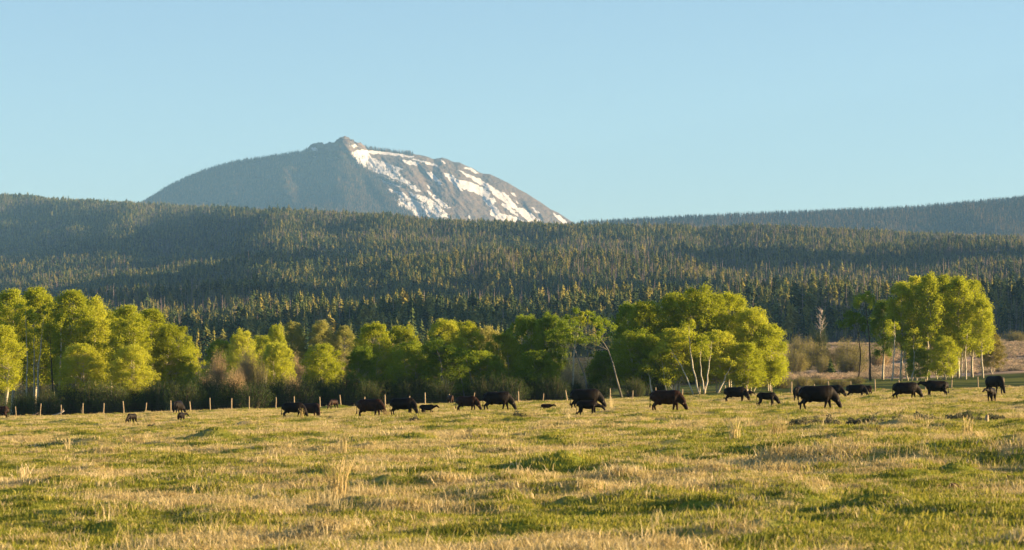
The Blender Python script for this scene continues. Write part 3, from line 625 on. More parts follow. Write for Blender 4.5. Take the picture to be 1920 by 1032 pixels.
for a in [
    ('slim0', 1655, 560, 26, 380, 'dark green slim aspen at the left of the right-hand grove', GR, 'aspen_deep'),
    ('slim1', 1690, 524, 32, 372, 'leftmost bright crown of the right-hand grove', GR),
    ('grove1', 1716, 514, 30, 378, 'aspen left of the middle in the right-hand grove', GR),
    ('slim2', 1742, 508, 30, 370, 'highest slim aspen of the right-hand grove', GR),
    ('grove2', 1770, 511, 32, 376, 'aspen just right of the highest one in the right-hand grove', GR),
    ('slim0', 1797, 514, 32, 371, 'aspen with a clear pale stem in the right half of the right-hand grove', GR),
    ('grove3', 1823, 521, 34, 375, 'broad aspen forming the right shoulder of the right-hand grove', GR),
    ('slim1', 1843, 556, 24, 370, 'small aspen bulging at the right end of the right-hand grove', GR),
    ('low1', 1725, 650, 26, 368, 'low leafy aspen under the left crowns of the right-hand grove', GR, 'aspen_deep'),
    ('low2', 1770, 628, 30, 366, 'young yellow-green aspen low among the stems of the right-hand grove', GR),
    ('wide3', 1862, 622, 24, 395, 'dull green low tree behind the right end of the right-hand grove', GR, 'willow_olive')]: tree_at(*a)
# bare pale stems that show under the big clump and in the groves: each a slim tree of its own with a thin crown
def stem_tree(x0, row0, x1, row1, Y, label, group, seed, bend=0.0, r0=.11, mat='aspen', crown=1.2, bark='bark', clumps=9):
    z0 = gz(colX(x0, Y), Y); X0 = colX(x0, Y); top = np.array([colX(x1, Y) - X0, 0.3, HC + (HR - row1) / F * Y - z0])
    path = curve((0, 0, 0), top, (bend, 0, 0), 9); r = np.random.default_rng(seed); path[1:-1, :2] += r.normal(0, .05, (7, 2))
    m = broad_tree('stem_%d' % seed, seed, top[2] + .7, crown, max(top[2] - 1.6, top[2] * .5), 1, clumps, 200, .14, mat, bark, path=path, trunk_r=r0, rc=.7)
    e = empty('aspen_tree', (X0, Y, z0 - .1)); obj('trunk', m[0], e); obj('crown', m[1], e); tag(e, label, 'tree', group)
for a in [
    (1312, 727, 1292, 610, 321, 'tall bright white stem at the centre of the big clump', GB, 801, -.3, .12),
    (1322, 727, 1316, 640, 321, 'white stem leaning beside the brightest stem of the big clump', GB, 802, -.25, .09),
    (1300, 727, 1258, 652, 321, 'pale stem leaning far left from the centre of the big clump', GB, 803, .2, .10),
    (1320, 728, 1334, 640, 320, 'sunlit blotched stem standing just behind a fence post at the big clump', GB, 804, .1, .095),
    (1345, 727, 1372, 680, 322, 'pale stem leaning right at the foot of the big clump', GB, 805, .1, .10),
    (1222, 722, 1214, 680, 322, 'short pale stem at the left foot of the big clump', GB, 806, .05, .11),
    (1250, 724, 1236, 655, 322, 'thin pale stem between the left foot and the centre of the big clump', GB, 807, .1, .08),
    (1266, 726, 1254, 690, 322, 'crooked short stem left of the bright stems of the big clump', GB, 808, -.15, .08),
    (1392, 722, 1398, 690, 325, 'grey stem under the sunlit right slope of the big clump', GB, 809, .1, .09),
    (1412, 721, 1440, 688, 326, 'grey stem leaning right at the right end of the big clump', GB, 810, -.1, .09),
    (1102, 722, 1060, 622, 322, 'crooked pale trunk with a forked top, left of the arched trunk', GM, 811, .55, .12, 'aspen_deep', 2.2, 'bark_grey', 22),
    (1076, 722, 1094, 585, 326, 'thin tall aspen with a round lit tuft above the crooked pale trunks', GM, 812, -.5, .12, 'aspen', 1.6, 'bark', 14),
    (827, 745, 818, 650, 320, 'grey forked trunk standing at the fence under the highest lit top', GM, 813, .4, .15, 'aspen_deep', 1.8, 'bark_grey', 16),
    (872, 742, 850, 660, 321, 'grey trunk leaning left, behind the small black cow near the fence', GM, 814, .2, .10, 'aspen_deep', 1.6, 'bark_grey', 12),
    (890, 740, 872, 668, 323, 'grey trunk leaning left, just behind the fence post at the dark row', GM, 815, .2, .10, 'aspen_deep', 1.6, 'bark_grey', 12),
    (695, 745, 683, 660, 322, 'thin grey leaning trunk above the brown-shouldered cow', GM, 816, .15, .08, 'aspen_deep', 1.6, 'bark_grey', 12),
    (70, 745, 82, 590, 333, 'bright sunlit leaning stem in the left grove', GL, 817, -.2, .15),
    (62, 745, 62, 600, 334, 'straight pale stem left of the leaning sunlit stem in the left grove', GL, 818, .1, .12),
    (48, 745, 47, 575, 334, 'dark slender stem left of the pale stems in the left grove', GL, 819, .1, .10),
    (112, 740, 116, 600, 331, 'pale stem with a bluish shaded side in the left grove', GL, 820, -.1, .14),
    (98, 740, 92, 620, 332, 'dark trunk right of the leaning sunlit stem in the left grove', GL, 821, .1, .14, 'aspen', 1.2, 'bark_dark'),
    (246, 738, 252, 610, 330, 'pale trunk showing below the sloping crowns of the left grove', GL, 822, .1, .12),
    (1608, 702, 1600, 595, 372, 'hunched brownish tree with a dark trunk left of the right-hand grove', GR, 823, .6, .12, 'aspen_deep', 2.2, 'bark_dark', 26),
    (1632, 703, 1622, 560, 370, 'thin dark-trunked tree with sparse leaves left of the right-hand grove', GR, 824, .2, .14, 'aspen_deep', 1.8, 'bark_dark', 20)]: stem_tree(*a)
for i, (x, r0, w) in enumerate([(1672, .11, 'first'), (1703, .12, 'second'), (1710, .09, 'third'), (1718, .12, 'fourth'), (1737, .14, 'fifth'), (1757, .09, 'sixth'), (1768, .10, 'seventh'), (1785, .09, 'eighth'), (1800, .10, 'ninth'), (1811, .11, 'tenth')]):
    stem_tree(x, 703, x + [6, -8, 4, 8, 3, 5, -4, 2, 6, 4][i], 600 + (i * 37) % 45, 366 + (i * 5) % 9, '%s pale stem counted from the left among the trunks of the right-hand grove' % w, GR, 830 + i, .15 * (-1) ** i, r0)
# the arched pale trunk
Y = 320; X0 = colX(1166, Y); z0 = gz(X0, Y)
path = np.array([px(x, r_, Y) for x, r_ in [(1166, 730), (1155, 705), (1149, 680), (1140, 655), (1128, 635), (1112, 622), (1096, 616)]]) - np.array([X0, Y, 0]); path[:, 2] -= z0; path[0, 2] = 0
m = broad_tree('arched', 850, path[-1, 2] + 2.2, 3.0, path[-1, 2] - 1.4, 1, 26, 240, .14, 'aspen_deep', 'bark_grey', path=path, trunk_r=.115, rc=.8)
e = empty('aspen_tree', (X0, Y, z0 - .1)); obj('trunk', m[0], e); obj('crown', m[1], e); tag(e, 'arched pale trunk bowing over to the left beside the big clump', 'tree', GM)
# bleached dead tree and small conifers behind the right-hand willows
def dead_tree(x, row0, row1, Y, seed, label):
    X = colX(x, Y); z0 = gz(X, Y); H = HC + (HR - row1) / F * Y - z0; r = np.random.default_rng(seed); b = MB(); br = MB()
    b.tube(curve((0, 0, 0), (r.normal() * .5, 0, H * .9), (r.normal() * .5, 0, 0), 8), np.linspace(.26, .05, 8), 7)
    for k in range(26):
        z = H * r.uniform(.35, .9); th = r.uniform(0, 6.28); L_ = H * r.uniform(.08, .2); e_ = np.array([math.cos(th) * L_, math.sin(th) * L_, z + L_ * r.uniform(.5, 1.4)])
        br.tube(curve((0, 0, z), e_, (0, 0, -.1), 4), [.09, .06, .04, .015], 4, cap=False)
    t = empty('dead_tree', (X, Y, z0)); obj('trunk', b.mesh('dead_trunk', [M['bone']], smooth=True), t); obj('branches', br.mesh('dead_branches', [M['bone']]), t); tag(t, label, 'dead tree')
dead_tree(1541, 625, 576, 950, 861, 'bleached leafless dead tree rising above the right willow thicket')
def big_conifer(x, row0, row1, Y, seed, slender, label, group='conifers standing out from the hillside forest', mat='conifer'):
    if Y < 900: X = colX(x, Y); z0 = gz(X, Y); H = (HC + (HR - row1) / F * Y - z0)
    else:                                       # a tree of fixed real height, on the slope where its top stands clear
        H = 17.5 if Y < 2500 else 19.0; Ys = np.linspace(Y - 500, Y + 1500, 900); zs = ground_z(colX(x, Ys), Ys); rows = HR - F * (zs + H - HC) / Ys
        Y = float(Ys[np.argmin(np.abs(rows - row1) + (Ys - Ys[0]) * .002)]); X = colX(x, Y); z0 = float(ground_z(np.array([X]), np.array([Y]))[0])
    me = conifer_mesh('standing_conifer_%d' % seed, seed, slender, M[mat], 24); o = obj('conifer_tree', me, loc=(X, Y, z0 - .2)); o.scale = (H, H, H)
    tag(o, label, 'conifer', group)
big_conifer(1557, 695, 668, 445, 870, .36, 'small dark green young conifer among the right-hand willows', None, 'conifer')
for x, top, Y, sl, lb in [
    (800, 514, 1850, .16, 'broad bushy conifer above the middle of the lower forest belt'), (1030, 508, 1800, .17, 'broad round-topped conifer above the shaded aspen row'), (1143, 498, 1820, .15, 'big conifer on the hillside left of the big aspen clump'),
    (1240, 490, 1850, .17, 'large dark conifer above the left half of the big aspen clump'), (1690, 478, 1850, .17, 'large dark conifer above the left crown of the right-hand grove'), (352, 498, 1900, .15, 'golden conifer standing alone above the dark belt right of the left grove'),
    (64, 508, 1950, .16, 'golden conifer just above the skyline of the left grove'), (80, 522, 1950, .14, 'shorter golden conifer right beside the one above the left grove'), (527, 492, 2780, .16, 'lit conifer on the middle ridge above the knob-topped tree'),
    (722, 482, 2780, .16, 'pointed lit conifer at the middle of the middle ridge'), (297, 394, 5200, .22, 'golden conifer high on the hillside below the mountain left foot'), (1480, 600, 1330, .18, 'dark green pointed conifer at the foot of the hill left of the dead tree')]:
    big_conifer(x, 0, top, Y, int(x) + 900, sl, lb)

# ---------------------------------------------------------------- willow shrubs
def shrub_mesh(name, seed, mat, twigs=420, leaves=7000, leaf=.12, twiggy=True):
    """a dome of many stems fanning out from the root, with fine leaf flecks: one unit radius, one unit tall"""
    r = np.random.default_rng(seed); b = MB(); lf = MB()
    lob = [(r.normal(0, .35, 2), r.uniform(.45, .75), r.uniform(.75, 1.05)) for k in range(7)]
    tips = []
    for k in range(twigs):
        (ox, oy), rr_, hh = lob[int(r.integers(0, 7))]; th = r.uniform(0, 6.28); q = math.sqrt(r.random()); z = hh * math.sqrt(max(.04, 1 - (q * .9) ** 2)) * r.uniform(.75, 1.05)
        tip = np.array([ox * .9 + math.cos(th) * q * rr_, oy * .9 + math.sin(th) * q * rr_, z]); root = np.array([tip[0] * .5, tip[1] * .5, 0]); tips.append(tip)
        c = curve(root, tip, (-tip[0] * .06, -tip[1] * .06, .05), 4); w = .010 * r.uniform(.6, 1.2)
        n = np.array([math.cos(th * 3), math.sin(th * 3), 0]) * w; W_ = [1, .8, .5, .15]
        V = np.vstack([np.array([p - n * w_, p + n * w_]) for p, w_ in zip(c, W_)]); b.add(V, [(0, 1, 3, 2), (2, 3, 5, 4), (4, 5, 7, 6)])
    tips = np.array(tips); i = r.integers(0, twigs, leaves); t = r.random(leaves) ** .7 * .95 + .08
    C = tips[i] * np.c_[.6 + .42 * t, .6 + .42 * t, t] + r.normal(0, .05, (leaves, 3)); C[:, 2] = np.abs(C[:, 2])
    lf.quads(C, leaf * .3 * r.uniform(.5, 1.3, leaves), r, .6)
    return b.mesh(name + '_stems', [M[{'willow_tan': 'willow_tan', 'willow_olive': 'bark_grey', 'willow_green': 'bark_dark'}[mat]]]), lf.mesh(name + '_leaves', [M[mat]])
SH = {}
for mt in ('willow_tan', 'willow_olive', 'willow_green'):
    for k in range(3): SH[mt, k] = shrub_mesh('%s_%d' % (mt, k), 950 + k * 7 + len(mt), mt, 420 if mt != 'willow_tan' else 900, 11000 if mt != 'willow_tan' else 7000)
def shrub(x, top, rpx, Y, mt, k, label, group):
    X = colX(x, Y); z0 = gz(X, Y); H = max(HC + (HR - top) / F * Y - z0, .6); s = rpx / F * Y
    e = empty('willow_shrub', (X, Y, z0 - .1), (x * 2.3) % 6.28); e.scale = (s, s, H)
    obj('stems', SH[mt, k][0], e); obj('foliage', SH[mt, k][1], e); tag(e, label, 'shrub', group)
T_, O_, G_ = 'willow_tan', 'willow_olive', 'willow_green'
GW1, GW2, GW3 = 'tan willows behind the fence', 'olive willows of the right thicket', 'dark shrubs along the fence'
for a in [
    (402, 652, 30, 372, T_, 0, 'tan bare willow, upper left of the tan thicket beside the left grove', GW1), (458, 648, 36, 376, T_, 1, 'large pinkish-tan willow under the spiky-topped green tree', GW1),
    (372, 690, 40, 350, T_, 2, 'pinkish willow at the foot of the left grove right end', GW1), (432, 684, 34, 350, T_, 0, 'tan willow with pale upright stems in the middle of the thicket', GW1),
    (490, 668, 26, 360, O_, 1, 'olive willow right of the large pinkish one', GW1), (560, 660, 30, 385, T_, 1, 'tan willow between the two yellow bushy trees', GW1), (548, 692, 24, 352, T_, 2, 'reddish-tan low willow under the two yellow bushy trees', GW1),
    (650, 655, 26, 385, T_, 0, 'tan willow in the gap left of the shaded aspen row', GW1), (720, 668, 24, 360, T_, 1, 'pinkish willow glimpsed between the first two shaded aspens', GW1), (905, 672, 26, 360, T_, 2, 'golden willow glimpsed under the arching bough', GW1),
    (1070, 680, 36, 372, T_, 0, 'golden-brown willow glimpsed behind the crooked pale trunks', GW1),
    (1500, 626, 34, 560, O_, 0, 'small olive willow at the back left of the right thicket', GW2), (1488, 648, 34, 470, O_, 1, 'rounded olive willow beside the bright end of the big aspen clump', GW2), (1530, 634, 44, 500, O_, 2, 'broad tan-olive willow at the centre of the right thicket', GW2),
    (1590, 632, 44, 500, O_, 0, 'broad willow at the back of the right thicket, near the hunched tree', GW2), (1546, 662, 26, 450, O_, 1, 'greyer olive willow in front of the right thicket, beside the young conifer', GW2), (1594, 652, 38, 455, O_, 2, 'dark-based brown willow in front of the right thicket', GW2),
    (1540, 610, 18, 600, G_, 0, 'green bush at the foot of the dead tree', GW2), (1646, 650, 34, 500, T_, 1, 'pinkish bush showing between the dark trunk and the right-hand grove', GW2), (1720, 634, 36, 540, O_, 0, 'olive bush behind the stems of the right-hand grove', GW2),
    (1792, 640, 34, 540, O_, 2, 'olive bush behind the right half of the right-hand grove', GW2), (1845, 626, 36, 620, O_, 1, 'olive willow at the right end of the right-hand grove', GW2), (1905, 619, 34, 760, O_, 0, 'flat-topped dark olive willow at the right frame edge', GW2)]: shrub(*a)
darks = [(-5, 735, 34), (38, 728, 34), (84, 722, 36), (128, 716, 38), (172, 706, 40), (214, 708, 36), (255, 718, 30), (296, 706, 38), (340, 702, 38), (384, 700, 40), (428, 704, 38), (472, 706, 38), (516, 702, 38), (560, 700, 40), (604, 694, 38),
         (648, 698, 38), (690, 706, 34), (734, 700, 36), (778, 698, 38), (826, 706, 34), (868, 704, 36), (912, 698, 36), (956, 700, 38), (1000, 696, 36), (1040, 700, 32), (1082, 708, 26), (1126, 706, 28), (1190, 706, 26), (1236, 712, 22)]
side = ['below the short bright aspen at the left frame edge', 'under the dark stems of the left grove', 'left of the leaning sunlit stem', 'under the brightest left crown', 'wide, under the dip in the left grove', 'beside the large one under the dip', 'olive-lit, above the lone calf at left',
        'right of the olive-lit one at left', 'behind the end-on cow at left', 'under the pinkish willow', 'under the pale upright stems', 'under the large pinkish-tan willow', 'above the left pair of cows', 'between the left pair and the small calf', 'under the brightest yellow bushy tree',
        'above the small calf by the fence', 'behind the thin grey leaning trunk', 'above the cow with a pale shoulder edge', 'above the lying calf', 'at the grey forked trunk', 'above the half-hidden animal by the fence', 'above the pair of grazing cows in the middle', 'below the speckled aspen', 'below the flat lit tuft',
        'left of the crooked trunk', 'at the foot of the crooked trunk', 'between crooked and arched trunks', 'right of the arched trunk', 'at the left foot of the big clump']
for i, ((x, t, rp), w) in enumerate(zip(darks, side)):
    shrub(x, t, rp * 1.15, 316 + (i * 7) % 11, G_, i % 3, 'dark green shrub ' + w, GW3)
mids = [(0, 690, 40, 'left of the pale leaning stems'), (60, 684, 40, 'behind the pale leaning stems'), (120, 680, 42, 'behind the dark trunk of the left grove'), (180, 682, 42, 'behind the dip of the left grove'), (240, 684, 42, 'behind the pale right-hand trunk of the left grove'), (300, 680, 40, 'behind the right shoulder of the left grove'),
        (350, 690, 34, 'behind the stray bough of the left grove'), (405, 678, 34, 'behind the upper left tan willow'), (470, 672, 38, 'behind the large pinkish willow'), (530, 676, 34, 'behind the left yellow bushy tree'), (590, 678, 36, 'behind the brightest yellow bushy tree'), (650, 672, 38, 'behind the gap left of the shaded row'),
        (710, 668, 38, 'behind the first shaded aspens'), (770, 668, 38, 'behind the dull-topped shaded aspen'), (830, 668, 38, 'behind the highest shaded aspen'), (890, 670, 38, 'behind the arching bough'), (945, 664, 36, 'behind the speckled aspen'), (1000, 662, 38, 'behind the flat lit tuft'), (1060, 662, 38, 'behind the crooked trunk'),
        (1120, 664, 38, 'behind the arched trunk'), (1180, 674, 34, 'behind the left foot of the big clump'), (1240, 680, 34, 'seen between the left stems of the big clump'), (1300, 684, 34, 'seen behind the centre stems of the big clump'), (1360, 684, 34, 'seen between the right stems of the big clump'), (1420, 680, 32, 'under the lowest crown of the big clump')]
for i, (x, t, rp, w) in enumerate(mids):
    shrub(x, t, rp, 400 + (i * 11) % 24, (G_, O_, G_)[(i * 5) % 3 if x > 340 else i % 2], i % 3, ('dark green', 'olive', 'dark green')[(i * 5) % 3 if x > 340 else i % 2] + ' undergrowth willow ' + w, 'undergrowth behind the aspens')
for i, (x, t, rp, w) in enumerate([(1465, 706, 26, 'above the grazing yearling'), (1502, 702, 28, 'behind the largest cow'), (1540, 704, 26, 'behind the head of the largest cow'), (1578, 708, 24, 'left of the dark trunk'), (1425, 710, 22, 'at the right end of the big clump'), (1604, 702, 20, 'at the foot of the dark trunk')]):
    shrub(x, t, rp, 340 + 6 * (i % 3), O_, i % 3, 'low olive-brown brush behind the fence, ' + w, 'low brush behind the right fence')

# ---------------------------------------------------------------- fence
fence = empty('wire_fence', (0, 295, gz(0, 295))); tag(fence, 'long wire fence on pale wooden posts along the far edge of the pasture', 'fence')
POSTS = [(-20, 764, 785), (30, 766, 786), (75, 758, 782), (114, 762, 782), (155, 756, 779), (194, 758, 779), (232, 753, 776), (273, 756, 776), (320, 749, 771), (357, 753, 772), (394, 745, 770), (434, 748, 770), (467, 744, 768), (517, 744, 766), (552, 741, 765),
         (600, 742, 764), (639, 738, 763), (682, 742, 762), (722, 737, 760), (766, 741, 758), (797, 736, 758), (843, 738, 757), (888, 736, 756), (930, 733, 755), (972, 730, 753), (1018, 735, 752), (1063, 731, 752), (1105, 730, 751), (1144, 728, 750), (1186, 731, 748), (1230, 724, 746),
         (1279, 727, 745), (1321, 720, 742), (1361, 719, 741), (1401, 719, 740), (1447, 721, 739), (1484, 716, 738), (1528, 718, 737), (1554, 712, 736), (1596, 716, 736), (1641, 711, 736), (1686, 713, 735), (1735, 709, 733), (1784, 711, 731), (1834, 705, 730), (1882, 707, 729), (1930, 704, 728)]
rp_ = random.Random(3); tops = []
for x, t, b_ in POSTS:
    Y = 308 - 34 * x / 1920; X = colX(x, Y); z0 = gz(X, Y); H = (b_ - t) / F * Y; b = MB(); lx = rp_.gauss(0, .055) - (.14 if x == 1063 else 0); r0 = rp_.uniform(.05, .072)
    b.tube([(0, 0, -.5), (lx * .1, 0, H * .3), (lx * .6 + rp_.gauss(0, .008), 0, H * .7), (lx, 0, H), (lx, 0, H + .02)], [r0 * 1.1, r0, r0 * .95, r0 * .85, r0 * .6], 9)
    p = obj('post', b.mesh('post', [M['post']], smooth=True), fence); p.location = (X, Y - 295, z0 - fence.location.z); tops.append((X, Y, z0, lx, H))
for k in range(4):
    b = MB(); P = [(X + lx * (.25 + .2 * k), Y - .1 - 295, z0 + .28 + .25 * k - fence.location.z) for X, Y, z0, lx, H in tops]; b.tube(P, .004, 4)
    obj('wire', b.mesh('wire', [M['wire']]), fence)
# debris
b = MB(); b.tube(curve((-.75, 0, .1), (.5, 0, .55), (0, 0, -.1), 6), [.03, .05, .05, .06, .07, .05], 6); b.tube([(.1, 0, .3), (.35, .1, .6), (.4, .1, .75)], [.04, .03, .02], 5)
X = colX(117, 303); o = obj('fallen_branch', b.mesh('fallen_branch', [M['bone']], smooth=True), loc=(X, 301, gz(X, 301))); tag(o, 'pale forked fallen branch lying against a fence post at the left', 'branch')
b = MB(); b.tube(curve((-1.0, 0, .05), (.05, 0, .5), (0, 0, -.05), 5), [.025, .03, .03, .03, .02], 5)
X = colX(74, 303); o = obj('fallen_branch', b.mesh('leaning_branch', [M['conifer_dead']], smooth=True), loc=(X, 302, gz(X, 302))); tag(o, 'thin reddish branch leaning on the second fence post from the left', 'branch')
Y = solve_Y(1850, 797); X = colX(1850, Y); b = MB(); b.tube([(0, 0, -.1), (0, 0, .2), (.02, 0, .36)], [.075, .07, .05], 8)
o = obj('wooden_stake', b.mesh('stake', [M['post']], smooth=True), loc=(X, Y, gz(X, Y))); tag(o, 'short pale wooden stake among the sagebrush at the right of the pasture', 'stake')
# dirt mounds
def mound(x, row, r_, h, seed, label):
    Y = solve_Y(x, row); X = colX(x, Y); n, k = 12, 22; th = np.arange(k) * 2 * math.pi / k; rr = np.random.default_rng(seed)
    V = [(0, 0, h)]
    for i in range(1, n):
        t = i / (n - 1); q = r_ * t * (1 + .18 * np.sin(th * 3 + seed) + .1 * np.sin(th * 7)); z = h * math.cos(t * math.pi / 2) ** 1.1 + rr.normal(0, h * .07, k) - .03 * t
        V += list(zip(np.cos(th) * q * 1.4, np.sin(th) * q, z))
    T = [(0, 1 + j, 1 + (j + 1) % k) for j in range(k)]; Q = [(1 + i * k + j, 1 + (i + 1) * k + j, 1 + (i + 1) * k + (j + 1) % k, 1 + i * k + (j + 1) % k) for i in range(n - 2) for j in range(k)]
    o = obj('dirt_mound', new_mesh('dirt_mound', V, Q, T, [M['dirt']], smooth=True), loc=(X, Y, gz(X, Y) - .01)); tag(o, label, 'mound', 'bare dirt mounds in the pasture')
mound(1893, 907, .17, .12, 1, 'dark reddish dirt mound near the right edge of the foreground grass'); mound(1788, 918, .13, .06, 2, 'low dark dirt heap left of the reddish mound'); mound(122, 808, .5, .18, 3, 'small dark dirt heap below the fence at the far left')
mound(1187, 913, .14, .07, 4, 'small brown dirt heap right of centre below the long dark swell')
# sagebrush clumps in the pasture
SG = [bush_proto('sage_clump_kind_%d' % k, 640 + k, M['sage_grey'], 1300, .085) for k in range(3)]
for i, (x, row_, w, lb) in enumerate([(1500, 803, 18, 'first grey sagebrush at the left end of the dark line'), (1530, 801, 16, 'second sagebrush from the left end of the dark line'), (1556, 803, 20, 'sagebrush below the gap right of the largest cow'), (1600, 801, 17, 'sagebrush standing a little apart in the dark line'),
                           (1632, 800, 20, 'darker sagebrush below the tall right fence post'), (1655, 801, 17, 'small sagebrush left of the middle of the dark line'), (1690, 796, 18, 'sagebrush below the cow with its tail hanging'), (1726, 795, 22, 'widest sagebrush in the dark line'),
                           (1748, 794, 16, 'sagebrush right of the widest one'), (1790, 796, 20, 'dark sagebrush with straw stalks before it'), (1812, 794, 18, 'sagebrush left of the pale stake'), (1836, 795, 14, 'small sagebrush touching the pale stake on its left'), (1866, 792, 18, 'sagebrush right of the pale stake'),
                           (970, 787, 15, 'grey twiggy bush below the big middle cow'), (778, 792, 12, 'small brown bush below the cow with the pale shoulder edge'), (285, 804, 9, 'small twiggy bush between the two left calves'), (620, 790, 10, 'small greyish bush below the small calf by the fence'), (880, 815, 12, 'brown bush below the middle pair of cows')]):
    Y = solve_Y(x, row_); X = colX(x, Y); s = w / F * Y / .42
    o = bpy.data.objects.new('sagebrush', SG[i % 3].data); COL.objects.link(o); o.location = (X, Y, gz(X, Y) - .03); o.scale = (s, s, s * 1.15); o.rotation_euler = (0, 0, i * 1.3); tag(o, lb, 'bush', 'sagebrush clumps in the pasture')
# tall dry stalk clumps that stand out
def stalks(name, seed, n, spread, mat=M['dry_grass']):
    r = np.random.default_rng(seed); b = MB()
    for k in range(n):
        x, y = r.normal(0, spread, 2); h = r.uniform(.45, 1.0); d = r.normal(0, .10, 2); a = r.uniform(0, 3.14); w = r.uniform(.007, .012); nn = np.array([math.cos(a), math.sin(a)]) * w
        p0 = np.array([x, y]); p1 = p0 + d * h * .4; p2 = p0 + d * h
        b.add([(*(p0 - nn), -.03), (*(p0 + nn), -.03), (*(p1 + nn * .8), h * .6), (*(p1 - nn * .8), h * .6), (*(p2 + nn * .9), h * .95), (*(p2 - nn * .9), h * .95), (*p2, h)], [(0, 1, 2, 3), (3, 2, 4, 5)], [(5, 4, 6)])
    return b.mesh(name, [mat])
ST = [stalks('stalks_%d' % k, 970 + k, n_, sp) for k, (n_, sp) in enumerate([(46, .10), (30, .07), (66, .16), (4, .02)])]
for i, (x, base, top, k, lb) in enumerate([
    (635, 955, 860, 0, 'tallest straw clump left of centre in the foreground'), (645, 850, 806, 1, 'slender straw clump above the tallest foreground one'), (45, 905, 868, 0, 'straw clump near the left edge'), (188, 905, 880, 2, 'loose straw clump in the left third'),
    (126, 845, 820, 1, 'small straw clump below the left fence posts'), (363, 940, 898, 3, 'lone pale stalk in the left foreground'), (286, 798, 778, 0, 'bright straw clump between the two left calves'), (372, 790, 776, 1, 'straw tuft right of the left calf'),
    (460, 905, 875, 0, 'straw clump left of the tallest one, higher up'), (850, 860, 835, 0, 'short straw clump near the middle'), (815, 782, 766, 2, 'dense straw clump right of the lying calf'), (726, 785, 770, 2, 'bright straw heap at the nose of the pale-shouldered cow'),
    (970, 915, 878, 3, 'pair of crossed stalks at the centre'), (1378, 830, 785, 0, 'straw clump right of centre below the yearling'), (1458, 825, 790, 2, 'full straw clump below the largest cow'), (1478, 805, 765, 3, 'lone tall stalk left of the sagebrush line'),
    (1405, 803, 782, 0, 'short straw clump below the yearling'), (1648, 855, 825, 2, 'upright straw bunch in the right third'), (1815, 822, 775, 0, 'tall straw clump crossing the sagebrush line'), (1740, 815, 775, 3, 'lone stalk crossing the sagebrush line'),
    (1700, 892, 872, 1, 'thin straw clump above the long dark swell'), (1065, 790, 772, 0, 'straw tuft below the walking calf'), (1145, 768, 742, 1, 'straw tuft at the head of the cow with the calf'), (565, 788, 765, 1, 'straw stalks in front of the left pair of cows')]):
    Y = solve_Y(x, base); X = colX(x, Y); H = (base - top) / F * Y; o = bpy.data.objects.new('straw_clump', ST[k]); COL.objects.link(o); s = max(.8, min(H, 1.4)); o.location = (X, Y, gz(X, Y)); o.scale = (s, s, H); o.rotation_euler = (0, 0, i); tag(o, lb, 'grass clump', 'tall straw clumps in the pasture')

